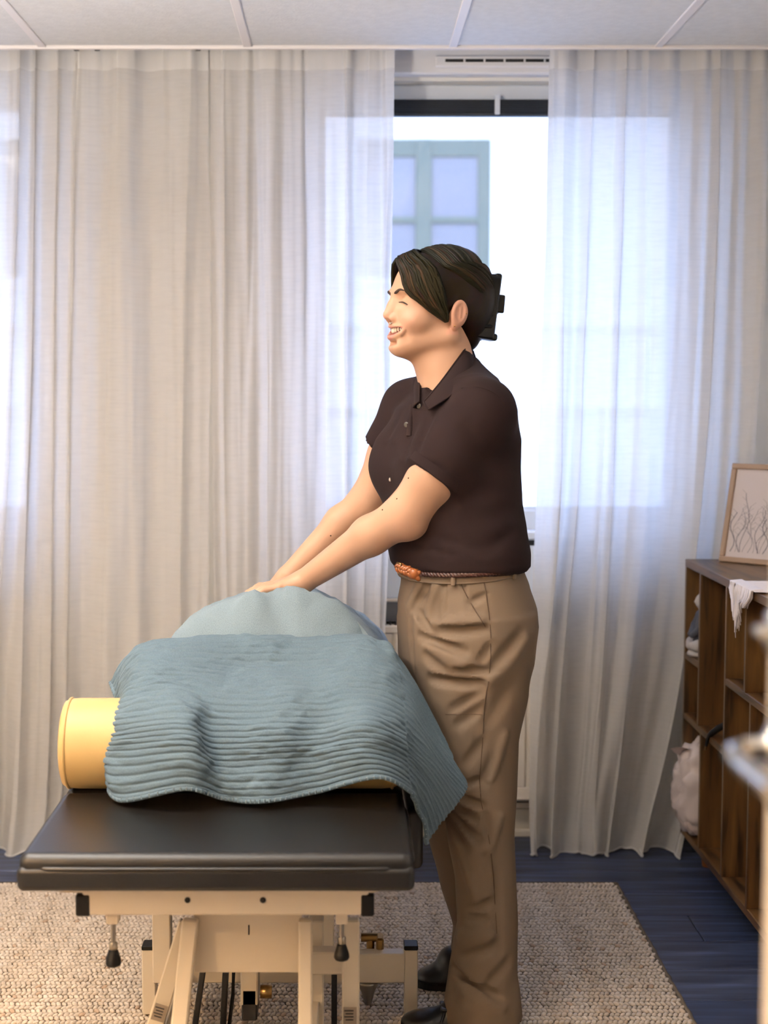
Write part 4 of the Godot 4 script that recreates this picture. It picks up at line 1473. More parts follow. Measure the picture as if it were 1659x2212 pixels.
	var bd := put("body", body, M.skin, who)
	bd.set_meta("label", "bare face, neck, forearms and hands")
	# moles on the near arm
	for q in [Vector3(0.1315, 1.2123, -3), Vector3(0.108, 1.1686, -3), Vector3(0.0787, 1.1439, -3), Vector3(-0.0324, 1.0632, -3.1)]:
		var mp := on(sk, q)
		part("mole", bd, M.brow, func(b): b.ball(mp, Vector3(0.0016, 0.0016, 0.0008), Basis(), 8, 5))
	# teeth, eyes and brows
	var teeth := func(b: MB):
		for k in 12:
			var x := (k - 5.5) / 5.5 * 3.0 + 3.0
			var i := mini(int(x), 5)
			var m: Vector3 = mouth[i][0].lerp(mouth[i + 1][0], x - i)
			var rr: float = lerpf(mouth[i][1], mouth[i + 1][1], x - i)
			b.ball(P.call(m.x - 0.0062, m.y + rr * 0.42, m.z * 0.93), Vector3(0.0030, maxf(0.0025, rr * 0.78), 0.0029), hb * Basis(Vector3.UP, -m.z * 28.0), 10, 8)
	part("teeth", bd, M.tooth, teeth)
	part("mouth_inside", bd, M.mouth, func(b): b.ball(P.call(0.078, -0.043, 0), Vector3(0.014, 0.012, 0.024), hb, 14, 10))
	for s in [1.0, -1.0]:
		part("eyelashes", bd, M.lash, func(b):
			var e := []
			for q in curve([Vector3(0.0205, 0.0185, 0), Vector3(0.0205, 0.0285, 0), Vector3(0.0180, 0.038, 0), Vector3(0.0145, 0.0465, 0)], 12):
				e.append(at_l.call(skin_at.call(q.x, s * q.y), 0.0004, 0.0))
			b.tube(e, [0.0006, 0.0010, 0.0012, 0.0013, 0.0014, 0.0014, 0.0014, 0.0014, 0.0013, 0.0012, 0.0009, 0.0004], 6)
			for k in range(2, 12):
				b.tube([e[k], e[k] + hb * Vector3(0.0045, -0.002 - 0.0002 * k, s * 0.0012)], [0.0005, 0.0001], 4, false))
		part("eyebrow", bd, M.brow, func(b):
			var e := []
			for q in curve([Vector3(0.0395, 0.0115, 0), Vector3(0.0425, 0.022, 0), Vector3(0.0460, 0.035, 0), Vector3(0.0430, 0.049, 0)], 10):
				e.append(at_l.call(skin_at.call(q.x, s * q.y), -0.0010, 0.0))
			b.tube(e, [0.0018, 0.0030, 0.0034, 0.0034, 0.0032, 0.0030, 0.0026, 0.0022, 0.0016, 0.0006], 7, true, 1.0))
	part("nose_ring", bd, M.silver, func(b):
		b.ball(P.call(0.113, -0.0245, 0.006), Vector3.ONE * 0.0022, Basis(), 10, 8)
		b.tube([P.call(0.110, -0.0205, 0.001), P.call(0.1135, -0.025, 0.004), P.call(0.110, -0.0235, 0.010)], 0.0009, 5))
	for q in [Vector3(-0.004, -0.028, 0.0835), Vector3(-0.030, 0.000, 0.0815)]:
		part("earring", bd, M.gold, func(b): b.ball(P.call(q.x, q.y, q.z), Vector3.ONE * 0.0017, Basis(), 8, 6))

	# ---------------- hair
	var hf := Field.new()
	hf.egg(P.call(-0.010, 0.050, 0), Vector3(0.112, 0.099, 0.086), 0.01, hb)
	hf.egg(P.call(-0.060, 0.020, 0), Vector3(0.055, 0.085, 0.070), 0.03, hb)
	hf.cut(P.call(0.062, 0.056, 0.06), hb * Vector3(0.83, -0.55, 0.0))
	hf.cut(P.call(-0.03, -0.052, 0), hb * Vector3(0.25, -1.0, 0.0))
	hf.bone(P.call(-0.066, -0.050, 0.0), P.call(-0.050, -0.058, 0.0), 0.028, 0.026, 0.02)
	# twisted roll held by the clip
	hf.egg(P.call(-0.092, 0.030, 0.008), Vector3(0.030, 0.070, 0.034), 0.012, hb)
	hf.egg(P.call(-0.088, 0.088, 0.008), Vector3(0.026, 0.020, 0.028), 0.012, hb)
	hf.egg(P.call(0.075, 0.0, 0.0), Vector3(0.050, 0.10, 0.075), 0.01, hb, true)
	for s in [-1.0, 1.0]:
		hf.egg(P.call(-0.012, -0.010, s * 0.088), Vector3(0.022, 0.028, 0.030), 0.008, hb, true)
	var hair_dark := Color(0.006, 0.004, 0.003)
	var hair_mid := Color(0.015, 0.0085, 0.005)
	var hair_gold := Color(0.105, 0.055, 0.025)
	var hn := FastNoiseLite.new()
	hn.seed = 3
	hn.frequency = 1.0
	hf.paint = func(p: Vector3, _n: Vector3) -> Color:
		var l := (p - O) * hb
		return hair_dark.lerp(hair_mid, 0.5 + 0.5 * hn.get_noise_2d(l.z * 160.0, l.x * 14.0))
	var hm := MB.new()
	hf.build(O + Vector3(-0.15, -0.12, -0.14), O + Vector3(0.16, 0.18, 0.14), 0.004, hm)
	# strands laid over the cap: back from the parting, and the curtain fringe down to the ear
	var cap := func(d: Vector3, lift: float) -> Vector3:
		var k := Vector3(d.x / 0.112, d.y / 0.099, d.z / 0.086).length()
		return P.call(-0.010 + d.x / k, 0.050 + d.y / k, d.z / k) + hb * d.normalized() * lift
	for s in [1.0, -1.0]:
		for k in 64:
			var e := k / 63.0
			var a := Vector3(lerpf(0.085, -0.05, e), 0.12, s * 0.010)
			var m := Vector3(lerpf(0.035, -0.08, e), lerpf(0.055, 0.07, e), s * lerpf(0.088, 0.06, e))
			var z := Vector3(-0.095, lerpf(-0.045, 0.05, e), s * lerpf(0.045, 0.02, e))
			var pts := []
			var lift := rng.randf_range(-0.001, 0.003)
			var wob := rng.randf() * 20.0
			for q in 15:
				var t := q / 14.0
				var d := a.lerp(m, minf(1.0, t * 2.0)).lerp(m.lerp(z, maxf(0.0, t * 2.0 - 1.0)), smoothstep(0.25, 0.75, t))
				d += Vector3(0, 1, 0.3) * 0.006 * hn.get_noise_2d(t * 2.0, wob)
				pts.append(cap.call(d, lift))
			hm.tint = hair_dark.lerp(hair_gold, clampf(rng.randf_range(-0.5, 0.32), 0.0, 1.0))
			hm.tube(pts, [0.0015, 0.0028, 0.0036, 0.0042, 0.0045, 0.0045, 0.0045, 0.0045, 0.0045, 0.0042, 0.004, 0.0036, 0.0032, 0.0026, 0.0015], 6, false, 0.75)
		for k in 40:
			var e := k / 39.0
			var pts := []
			var wob := rng.randf() * 20.0
			var root: Vector3 = cap.call(Vector3(lerpf(0.088, 0.060, e), 0.080, s * lerpf(0.003, 0.014, e)), 0.001)
			var front := [Vector3(0.112, 0.112, 0.030), Vector3(0.107, 0.078, 0.050), Vector3(0.098, 0.042, 0.057), Vector3(0.074, 0.020, 0.068), Vector3(0.044, -0.004, 0.076), Vector3(0.017, -0.022, 0.080)]
			var rear := [Vector3(0.080, 0.128, 0.050), Vector3(0.052, 0.095, 0.086), Vector3(0.034, 0.058, 0.091), Vector3(0.022, 0.022, 0.089), Vector3(0.012, -0.004, 0.084), Vector3(0.010, -0.020, 0.081)]
			var c4 := [root]
			for q in 6:
				var m: Vector3 = front[q].lerp(rear[q], pow(e, 0.9))
				c4.append(P.call(m.x - (0.017 if s < 0.0 else 0.0), m.y, s * m.z))
			for q in 15:
				var t := q / 14.0
				pts.append(spline(c4, t) + hb * Vector3(0.003, 0, 0.002 * s) * hn.get_noise_2d(t * 3.0, wob))
			hm.tint = hair_dark.lerp(hair_gold, clampf(rng.randf_range(-0.5, 0.32), 0.0, 1.0))
			hm.tube(pts, [0.0015, 0.003, 0.0036, 0.004, 0.0042, 0.0042, 0.0042, 0.004, 0.0038, 0.0034, 0.003, 0.0026, 0.002, 0.0014, 0.0004], 6, false, 0.7, hb * Vector3(0.2, 0, 1))
	for k in 16:
		var wob := rng.randf() * 9.0
		hm.tint = hair_dark
		hm.tube([P.call(-0.055 - 0.002 * k, -0.045, 0.02 - 0.002 * k), P.call(-0.066 - 0.001 * k, -0.062, 0.018 - 0.002 * k), P.call(-0.074 - 0.0015 * wob, -0.070 - 0.001 * wob, 0.015 - 0.002 * k)], [0.002, 0.0016, 0.0004], 5, false)
	var hair := put("hair", hm, M.hair, who)
	hair.set_meta("label", "brown hair with parted fringe, twisted up at the back")
	# claw clip
	var clip := part("hair_clip", who, M.clip_black, func(b):
		var cb := hb * Basis(Vector3(0, 0, 1), 0.10)
		b.pillow(P.call(-0.100, 0.020, 0.036), Vector3(0.046, 0.138, 0.014), 0.006, 2, cb)
		b.pillow(P.call(-0.100, 0.020, -0.022), Vector3(0.046, 0.138, 0.014), 0.006, 2, cb)
		b.pillow(P.call(-0.119, 0.024, 0.008), Vector3(0.016, 0.142, 0.058), 0.006, 2, cb)
		b.pillow(P.call(-0.106, 0.086, 0.020), Vector3(0.040, 0.014, 0.030), 0.005, 2, cb)
		b.pillow(P.call(-0.100, -0.042, 0.020), Vector3(0.056, 0.016, 0.034), 0.006, 2, cb))
	clip.set_meta("label", "black plastic claw clip")
	part("clip_handle", clip, M.clip_black, func(b):
		var cb := hb * Basis(Vector3(0, 0, 1), 0.05)
		b.pillow(P.call(-0.131, 0.030, 0.022), Vector3(0.030, 0.040, 0.010), 0.004, 2, cb)
		b.pillow(P.call(-0.131, 0.030, -0.004), Vector3(0.030, 0.040, 0.010), 0.004, 2, cb))
	for k in 5:
		part("clip_tooth", clip, M.clip_black, func(b):
			b.tube([P.call(-0.112, 0.075 - k * 0.024, 0.038), P.call(-0.090, 0.073 - k * 0.024, 0.048), P.call(-0.068, 0.071 - k * 0.024, 0.044)], [0.005, 0.004, 0.002], 6))

	# ---------------- polo shirt
	var by := deg_to_rad(29.0)
	var F := Vector3(-cos(by), 0, sin(by))
	var S := Vector3(sin(by), 0, cos(by))
	var sh := Field.new()
	sh.column([[Vector3(0.2505, 1.0071, -3.2), 0.130, 0.175], [Vector3(0.2504, 1.0173, -3.2), 0.138, 0.184], [Vector3(0.2482, 1.0438, -3.2), 0.141, 0.186], [Vector3(0.2439, 1.0946, -3.2), 0.137, 0.180], [Vector3(0.2334, 1.1555, -3.2), 0.140, 0.176], [Vector3(0.2249, 1.2263, -3.2), 0.146, 0.178], [Vector3(0.2276, 1.2867, -3.2), 0.144, 0.176], [Vector3(0.2333, 1.3521, -3.2), 0.112, 0.150], [Vector3(0.233, 1.3951, -3.2), 0.066, 0.085]], by, 0.03)
	var ch := Vector3(0.2189, 1.2283, -3.2)
	sh.egg(ch + F * 0.082 + S * 0.072, Vector3(0.062, 0.066, 0.062), 0.04)
	sh.egg(ch + F * 0.080 - S * 0.070, Vector3(0.060, 0.066, 0.060), 0.04)
	sh.bone(Vector3(0.241, 1.4071, -3.2), Vector3(0.2865, 1.3503, -3.07), 0.048, 0.062, 0.05)
	sh.bone(Vector3(0.2237, 1.4024, -3.24), Vector3(0.1475, 1.3561, -3.33), 0.048, 0.058, 0.04)
	sh.bone(Vector3(0.2655, 1.4375, -3.22), Vector3(0.2938, 1.3523, -3.17), 0.030, 0.066, 0.05)
	sh.sleeve(Vector3(0.2842, 1.3465, -3.065), Vector3(0.1862, 1.2137, -3.06), 0.064, 0.066, 0.04)
	sh.sleeve(Vector3(0.1477, 1.354, -3.335), Vector3(0.0985, 1.2586, -3.365), 0.060, 0.060, 0.03)
	# neck opening and the gap of the placket
	sh.carve_bone(Vector3(0.2168, 1.4977, -3.22), Vector3(0.2188, 1.4223, -3.215), 0.062, 0.058, 0.004)
	sh.carve_bone(Vector3(0.1982, 1.4216, -3.16), Vector3(0.1601, 1.3676, -3.09), 0.032, 0.008, 0.004)
	# folds
	for q in [[Vector3(0.1509, 1.3398, -3), Vector3(0.1228, 1.2596, -3), 0.010, 0.012], [Vector3(0.1792, 1.335, -3), Vector3(0.1399, 1.2454, -3), 0.008, 0.010], [Vector3(0.2501, 1.3115, -3), Vector3(0.2978, 1.2359, -3), 0.005, 0.02], [Vector3(0.1276, 1.2596, -3), Vector3(0.2033, 1.2359, -3), 0.005, 0.012],
			[Vector3(0.1749, 1.2454, -3), Vector3(0.2318, 1.217, -3), 0.004, 0.010], [Vector3(0.1179, 1.3391, -3.05), Vector3(0.0893, 1.2816, -3.05), 0.004, 0.012], [Vector3(0.2415, 1.1696, -3), Vector3(0.3172, 1.1886, -3), 0.006, 0.02], [Vector3(0.1756, 1.0887, -3), Vector3(0.2992, 1.0649, -3), 0.006, 0.015], [Vector3(0.1282, 1.0744, -3), Vector3(0.2233, 1.0505, -3), 0.005, 0.010], [Vector3(0.2513, 1.1221, -3), Vector3(0.346, 1.1411, -3), 0.005, 0.02], [Vector3(0.2991, 1.0696, -3), Vector3(0.3558, 1.103, -3), 0.006, 0.014]]:
		sh.groove(on(sh, q[0]), on(sh, q[1]), q[2], q[3])
	var sm := MB.new()
	sh.build(Vector3(0.0, 0.85, -3.55), Vector3(0.48, 1.62, -2.85), 0.0075, sm)
	var shirt := put("polo_shirt", sm, M.polo_knit, who)
	# sleeve hems
	part("sleeve_hem", shirt, M.polo_knit, func(b):
		var ax: Vector3 = (Vector3(0.1862, 1.2137, -3.06) - Vector3(0.2899, 1.3523, -3.065)).normalized()
		b.lathe(Vector3(0.1862, 1.2137, -3.06) - ax * 0.020, ax, [[0.0665, 0.0], [0.0690, 0.001], [0.0695, 0.019], [0.068, 0.0215], [0.060, 0.0215]], 40))
	part("shoulder_seam", shirt, M.polo_knit, func(b):
		var pts := []
		for q in [Vector3(0.2401, 1.398, -3), Vector3(0.273, 1.3999, -3), Vector3(0.3061, 1.3867, -3), Vector3(0.327, 1.3633, -3)]:
			pts.append(on(sh, q, -2.8) + Vector3(0, 0, 0.0002))
		b.tube(curve(pts, 16), 0.0012, 5))
	# collar: a stand round the neck with the leaf folded over
	var leaf := func(b: MB, up: Array, dn: Array):
		var g := []
		for j in 17:
			var e := j / 16.0
			var p0 := spline(up, e)
			var p1 := spline(dn, e)
			var mid: Vector3 = (p0 + p1) * 0.5 + (p0 - Vector3(0.2221, p0.y, -3.22)).normalized() * 0.010
			var row := []
			for i in 9:
				var u := i / 8.0
				row.append(p0 * (1 - u) * (1 - u) + mid * 2.0 * u * (1 - u) + p1 * u * u)
			g.append(row)
		b.grid(g, false, Vector3(0, 0.3, 1))
		var back := []
		for r in g:
			var row := []
			for p in r:
				row.append(p + (Vector3(0.2221, p.y, -3.22) - p).normalized() * 0.004)
			back.append(row)
		b.grid(back, false, Vector3(0, -0.3, -1))
		for ed in [0, 8]:
			var line := []
			for r in g:
				line.append(r[ed])
			b.tube(line, 0.0022, 6)
		b.tube(g[0], 0.0022, 6)
		b.tube(g[16], 0.0022, 6)
	part("collar", shirt, M.polo_knit, func(b):
		leaf.call(b, [Vector3(0.273, 1.4973, -3.265), Vector3(0.2584, 1.4816, -3.185), Vector3(0.2324, 1.4482, -3.155), Vector3(0.201, 1.4085, -3.125), Vector3(0.1662, 1.3695, -3.095)], [Vector3(0.2904, 1.4461, -3.25), Vector3(0.2756, 1.4304, -3.15), Vector3(0.2426, 1.4004, -3.08), Vector3(0.2082, 1.3754, -3.055), Vector3(0.1743, 1.3542, -3.065)]))
	part("collar", shirt, M.polo_knit, func(b):
		leaf.call(b, [Vector3(0.273, 1.4973, -3.265), Vector3(0.2422, 1.4798, -3.29), Vector3(0.1966, 1.4492, -3.3), Vector3(0.1677, 1.4321, -3.26), Vector3(0.1568, 1.3694, -3.12)], [Vector3(0.2904, 1.4461, -3.25), Vector3(0.2455, 1.4238, -3.33), Vector3(0.1886, 1.4166, -3.34), Vector3(0.1564, 1.416, -3.28), Vector3(0.1451, 1.3577, -3.12)]))
	part("placket", shirt, M.polo_knit, func(b):
		var pts := []
		for q in [Vector3(0.1461, 1.3623, -3), Vector3(0.1405, 1.335, -3), Vector3(0.1359, 1.2974, -3)]:
			pts.append(on(sh, q, -2.8))
		b.tube(curve(pts, 12), 0.0075, 8, true, 0.3, Vector3(0, 0, 1)))
	for q in [Vector3(0.1576, 1.3602, -3.04), Vector3(0.1311, 1.3209, -3)]:
		var bp := on(sh, q, -2.8)
		part("button", shirt, M.button, func(b): b.lathe(bp + Vector3(0, 0, 0.001), Vector3(-0.4, 0.1, 0.9), [[0.0, 0.004], [0.003, 0.0038], [0.0052, 0.0042], [0.0056, 0.003], [0.0056, 0.0]], 16))
	var pb := on(sh, Vector3(0.0965, 1.2037, -3), -2.8)
	part("badge", shirt, M.pearl_button, func(b): b.ball(pb, Vector3(0.0028, 0.0045, 0.002), Basis(), 10, 8))

	# ---------------- trousers
	var ty := deg_to_rad(24.0)
	var tr := Field.new()
	tr.column([[Vector3(0.2623, 0.736, -3.2), 0.085, 0.120], [Vector3(0.2629, 0.8082, -3.2), 0.130, 0.172], [Vector3(0.2675, 0.8853, -3.2), 0.143, 0.184], [Vector3(0.2651, 0.9315, -3.2), 0.141, 0.180], [Vector3(0.2618, 0.9724, -3.2), 0.130, 0.172], [Vector3(0.2545, 1.0112, -3.2), 0.123, 0.166], [Vector3(0.2514, 1.0255, -3.2), 0.122, 0.166]], ty, 0.03)
	tr.column([[Vector3(0.298, 0.0364, -3.1), 0.088, 0.085], [Vector3(0.2996, 0.0841, -3.1), 0.082, 0.080], [Vector3(0.3002, 0.1318, -3.11), 0.075, 0.074], [Vector3(0.3038, 0.1835, -3.11), 0.071, 0.070], [Vector3(0.3094, 0.2455, -3.11), 0.066, 0.067], [Vector3(0.3047, 0.338, -3.11), 0.066, 0.069], [Vector3(0.2934, 0.4387, -3.115), 0.073, 0.076], [Vector3(0.2891, 0.5393, -3.12), 0.083, 0.084], [Vector3(0.2804, 0.6409, -3.12), 0.094, 0.092], [Vector3(0.2777, 0.742, -3.12), 0.117, 0.100], [Vector3(0.2752, 0.8225, -3.12), 0.125, 0.102], [Vector3(0.2735, 0.9012, -3.13), 0.120, 0.10]], 0.0, 0.04)
	tr.column([[Vector3(0.3181, 0.0601, -3.33), 0.075, 0.075], [Vector3(0.3169, 0.1559, -3.325), 0.066, 0.066], [Vector3(0.2857, 0.2675, -3.32), 0.068, 0.070], [Vector3(0.2632, 0.3783, -3.315), 0.073, 0.076], [Vector3(0.2526, 0.4881, -3.31), 0.082, 0.084], [Vector3(0.2438, 0.5983, -3.3), 0.092, 0.092], [Vector3(0.2341, 0.7072, -3.29), 0.104, 0.10], [Vector3(0.2291, 0.793, -3.285), 0.106, 0.102], [Vector3(0.2283, 0.8782, -3.28), 0.10, 0.095]], 0.0, 0.03)
	# pleats, pocket edge and the drag folds of a bent hip
	for q in [[Vector3(0.1798, 0.9998, -3), Vector3(0.1648, 0.9596, -3), 0.010, 0.009], [Vector3(0.1648, 0.9596, -3), Vector3(0.1525, 0.9384, -3), 0.008, 0.010], [Vector3(0.2064, 1.0018, -3), Vector3(0.2012, 0.9163, -3), 0.010, 0.008], [Vector3(0.1571, 0.9788, -3), Vector3(0.1382, 0.9307, -3), -0.006, 0.014], [Vector3(0.1894, 0.9788, -3), Vector3(0.1764, 0.9211, -3), -0.008, 0.012],
			[Vector3(0.2378, 1.0056, -3), Vector3(0.262, 0.9519, -3), 0.006, 0.006], [Vector3(0.2601, 0.9519, -3), Vector3(0.2904, 0.9692, -3), 0.007, 0.008],
			[Vector3(0.1956, 0.8903, -3), Vector3(0.2909, 0.9, -3), 0.013, 0.013], [Vector3(0.1525, 0.9259, -3), Vector3(0.1842, 0.8845, -3), 0.010, 0.010], [Vector3(0.1594, 0.873, -3), Vector3(0.2464, 0.8517, -3), 0.013, 0.012], [Vector3(0.205, 0.9115, -3), Vector3(0.2813, 0.9163, -3), -0.006, 0.014],
			[Vector3(0.172, 0.8344, -3), Vector3(0.2104, 0.8054, -3), 0.011, 0.012], [Vector3(0.2323, 0.8092, -3), Vector3(0.3011, 0.8131, -3), 0.010, 0.011], [Vector3(0.1818, 0.7879, -3), Vector3(0.287, 0.7841, -3), 0.014, 0.012], [Vector3(0.1767, 0.8585, -3), Vector3(0.2437, 0.8247, -3), -0.007, 0.014],
			[Vector3(0.3013, 0.7879, -3), Vector3(0.377, 0.873, -3), -0.010, 0.016], [Vector3(0.3154, 0.8247, -3), Vector3(0.3674, 0.8826, -3), 0.010, 0.018], [Vector3(0.3007, 0.8633, -3), Vector3(0.2819, 0.8324, -3), 0.008, 0.010],
			[Vector3(0.2252, 0.7278, -3), Vector3(0.2824, 0.7666, -3), 0.007, 0.012], [Vector3(0.2349, 0.6938, -3), Vector3(0.2874, 0.7375, -3), 0.006, 0.014], [Vector3(0.302, 0.7083, -3), Vector3(0.3398, 0.7666, -3), 0.006, 0.02],
			[Vector3(0.2547, 0.6109, -3), Vector3(0.2851, 0.6597, -3), 0.008, 0.012], [Vector3(0.3029, 0.5815, -3), Vector3(0.3358, 0.6694, -3), -0.009, 0.014], [Vector3(0.2934, 0.5717, -3), Vector3(0.3141, 0.6304, -3), 0.010, 0.012],
			[Vector3(0.2407, 0.5345, -3), Vector3(0.289, 0.5207, -3), 0.010, 0.011], [Vector3(0.2312, 0.5109, -3), Vector3(0.2747, 0.4912, -3), 0.010, 0.011], [Vector3(0.255, 0.5639, -3), Vector3(0.2885, 0.5815, -3), 0.007, 0.010], [Vector3(0.2217, 0.4981, -3), Vector3(0.2847, 0.444, -3), 0.008, 0.012], [Vector3(0.2218, 0.4735, -3), Vector3(0.2559, 0.4243, -3), 0.007, 0.012], [Vector3(0.3042, 0.4243, -3), Vector3(0.3277, 0.4932, -3), -0.008, 0.012], [Vector3(0.2958, 0.503, -3), Vector3(0.3059, 0.444, -3), 0.009, 0.010],
			[Vector3(0.2616, 0.2856, -3), Vector3(0.3195, 0.3154, -3), 0.008, 0.014], [Vector3(0.2475, 0.2259, -3), Vector3(0.3153, 0.2408, -3), -0.008, 0.014], [Vector3(0.2569, 0.2657, -3), Vector3(0.3053, 0.2757, -3), 0.008, 0.012], [Vector3(0.2574, 0.186, -3), Vector3(0.3252, 0.2159, -3), 0.009, 0.014], [Vector3(0.2334, 0.151, -3), Vector3(0.3261, 0.1059, -3), 0.013, 0.013], [Vector3(0.3064, 0.136, -3), Vector3(0.3498, 0.176, -3), 0.008, 0.014], [Vector3(0.2482, 0.1159, -3), Vector3(0.336, 0.0858, -3), -0.008, 0.012], [Vector3(0.3239, 0.3749, -3), Vector3(0.3273, 0.196, -3), 0.006, 0.014], [Vector3(0.2512, 0.3946, -3), Vector3(0.2808, 0.3154, -3), -0.005, 0.014]]:
		tr.groove(on(tr, q[0]), on(tr, q[1]), q[2] * 1.9, q[3] * 0.78)
	# far leg and front: the fly fold
	tr.groove(Vector3(0.1249, 0.9832, -3.1), Vector3(0.1389, 0.8727, -3.12), 0.008, 0.010)
	tr.groove(Vector3(0.1389, 0.8727, -3.12), Vector3(0.1591, 0.7924, -3.12), 0.009, 0.012)
	var tm := MB.new()
	tr.build(Vector3(0.02, 0.02, -3.52), Vector3(0.50, 1.04, -2.90), 0.0063, tm)
	var trs := put("trousers", tm, M.khaki_cotton, who)
	var seam := func(called: String, pl: Array, w: float):
		var pts := []
		for q in curve(pl, 40):
			pts.append(on(tr, q, -2.8) + Vector3(0, 0, 0.0003))
		part(called, trs, M.seam_thread, func(b): b.tube(pts, w, 5))
	seam.call("side_seam", [Vector3(0.2872, 1.0123, -3), Vector3(0.2963, 0.95, -3), Vector3(0.3025, 0.8826, -3), Vector3(0.3011, 0.815, -3), Vector3(0.2921, 0.7472, -3), Vector3(0.2888, 0.6694, -3), Vector3(0.2836, 0.5913, -3), Vector3(0.287, 0.5325, -3), Vector3(0.2999, 0.4735, -3), Vector3(0.3121, 0.3946, -3), Vector3(0.3186, 0.3154, -3), Vector3(0.3231, 0.2408, -3)], 0.0012)
	seam.call("pocket_seam", [Vector3(0.2368, 1.0113, -3), Vector3(0.2456, 0.9835, -3), Vector3(0.261, 0.9538, -3), Vector3(0.2812, 0.9211, -3), Vector3(0.2928, 0.9019, -3)], 0.0012)
	seam.call("knee_crease", [Vector3(0.2108, 0.7161, -3), Vector3(0.2444, 0.7181, -3), Vector3(0.2865, 0.719, -3)], 0.0006)
	# waistband, loops and the braided belt
	var ring := func(y_f: float, y_b: float, grow: float, n: int) -> Array:
		var o := []
		var c := Vector3(0.2524, 1.0183, -3.2)
		for k in n:
			var a := TAU * k / n
			var d := Vector3(-cos(ty), 0, sin(ty)) * cos(a) * (0.123 + grow) + Vector3(sin(ty), 0, cos(ty)) * sin(a) * (0.167 + grow)
			o.append(Vector3(c.x, lerpf(y_b, y_f, cos(a) * 0.5 + 0.5), c.z) + d)
		return o
	var wf: float = 0.9868
	var wk: float = 1.0112
	part("waistband", trs, M.khaki_cotton, func(b):
		var g := []
		for k in 4:
			var e := k / 3.0
			var r: Array = ring.call(wf + 0.030 * e, wk + 0.030 * e, 0.004 - 0.002 * absf(e - 0.5), 72)
			g.append(r)
		b.grid(g, true, Vector3.ZERO, func(p): return Vector3(0.2524, p.y, -3.2))
		b.tube(ring.call(wf, wk, 0.003, 73), 0.0016, 5, false))
	var rb: Array = ring.call(wf + 0.024, wk + 0.024, 0.009, 120)
	for k in [16, 36, 52, 88, 104]:
		var p: Vector3 = rb[k]
		var tn: Vector3 = (rb[k + 1] - rb[k - 1]).normalized()
		part("belt_loop", trs, M.khaki_cotton, func(b): b.box(p + Vector3(0, -0.006, 0) + tn.cross(Vector3.UP) * -0.002, Vector3(0.010, 0.046, 0.006), 0.002, Basis(tn, Vector3.UP, tn.cross(Vector3.UP))))
	var belt := part("belt", who, M.belt_dark, func(b):
		for k in 120:
			var p: Vector3 = rb[k]
			var tn: Vector3 = (rb[(k + 1) % 120] - rb[k - 1]).normalized()
			for s in [-1.0, 1.0]:
				b.ball(p + Vector3(0, s * 0.006, 0), Vector3(0.0085, 0.0045, 0.0035), Basis(tn, Vector3.UP, tn.cross(Vector3.UP)) * Basis(Vector3.BACK, s * 0.55), 8, 6))
	belt.set_meta("label", "braided brown leather belt")
	part("belt_end", belt, M.belt_leather, func(b):
		for k in 9:
			var e := k / 8.0
			var p: Vector3 = Vector3(0.113, 1.0188, -3.1).lerp(Vector3(0.1508, 1.0105, -3.03), e)
			for s in [-1.0, 1.0]:
				b.ball(p + Vector3(0, s * 0.005 + 0.001 * sin(k * 2.0), 0.004 * (k % 2)), Vector3(0.0085, 0.0055, 0.005), Basis(Vector3.BACK, s * 0.7 - 0.2), 10, 7)
		b.ball(Vector3(0.145, 1.0134, -3.03), Vector3(0.010, 0.011, 0.006), Basis(), 14, 10))
	part("buckle", belt, M.brass, func(b):
		b.tube([Vector3(0.111, 1.0287, -3.1), Vector3(0.1181, 1.029, -3.08), Vector3(0.1201, 1.0074, -3.08), Vector3(0.113, 1.0069, -3.1), Vector3(0.111, 1.0287, -3.1)], 0.0022, 6))

	# ---------------- shoes
	for q in [[0.3496, 0.1215, -3.095, 0.80], [0.3563, 0.1641, -3.335, 1.0]]:
		var hx: float = q[0]
		var tx: float = q[1]
		var z: float = q[2]
		var sc: float = q[3]
		var sf := Field.new()
		sf.bone(Vector3(hx - 0.035, 0.062 * sc, z), Vector3(hx - 0.10, 0.062 * sc, z), 0.034 * sc, 0.036 * sc, 0.02)
		sf.bone(Vector3(hx - 0.10, 0.058 * sc, z), Vector3(tx + 0.075, 0.038 * sc, z), 0.038 * sc, 0.030 * sc, 0.03)
		sf.egg(Vector3(tx + 0.058, 0.028, z), Vector3(0.058, 0.030 * sc, 0.042), 0.02)
		sf.cut(Vector3(hx, 0.026, z), Vector3.DOWN)
		var sb := MB.new()
		sf.build(Vector3(tx - 0.02, 0.02, z - 0.06), Vector3(hx + 0.02, 0.12, z + 0.06), 0.005, sb)
		var shoe := put("shoe", sb, M.shoe_leather, who)
		shoe.set_meta("label", "black leather loafer with a thick sole")
		part("sole", shoe, M.shoe_sole, func(b):
			var g0 := []
			var n := 40
			var lo := []
			var hi := []
			for k in n:
				var a := TAU * k / n
				var cx2 := (hx + tx) * 0.5
				var hl := absf(hx - tx) * 0.5
				var w := lerpf(0.036, 0.045, 0.5 - 0.5 * cos(a))
				var pp := Vector3(cx2 + cos(a) * hl, 0.0, z + signf(sin(a)) * pow(absf(sin(a)), 0.75) * w)
				lo.append(pp + Vector3(0, 0.0115, 0))
				hi.append(pp + Vector3(0, 0.028, 0))
			b.flat(hi, Vector3.UP)
			b.flat(lo, Vector3.DOWN)
			for k in n:
				b.flat([lo[k], lo[(k + 1) % n], hi[(k + 1) % n], hi[k]], (lo[k] - Vector3((hx + tx) * 0.5, lo[k].y, z))))
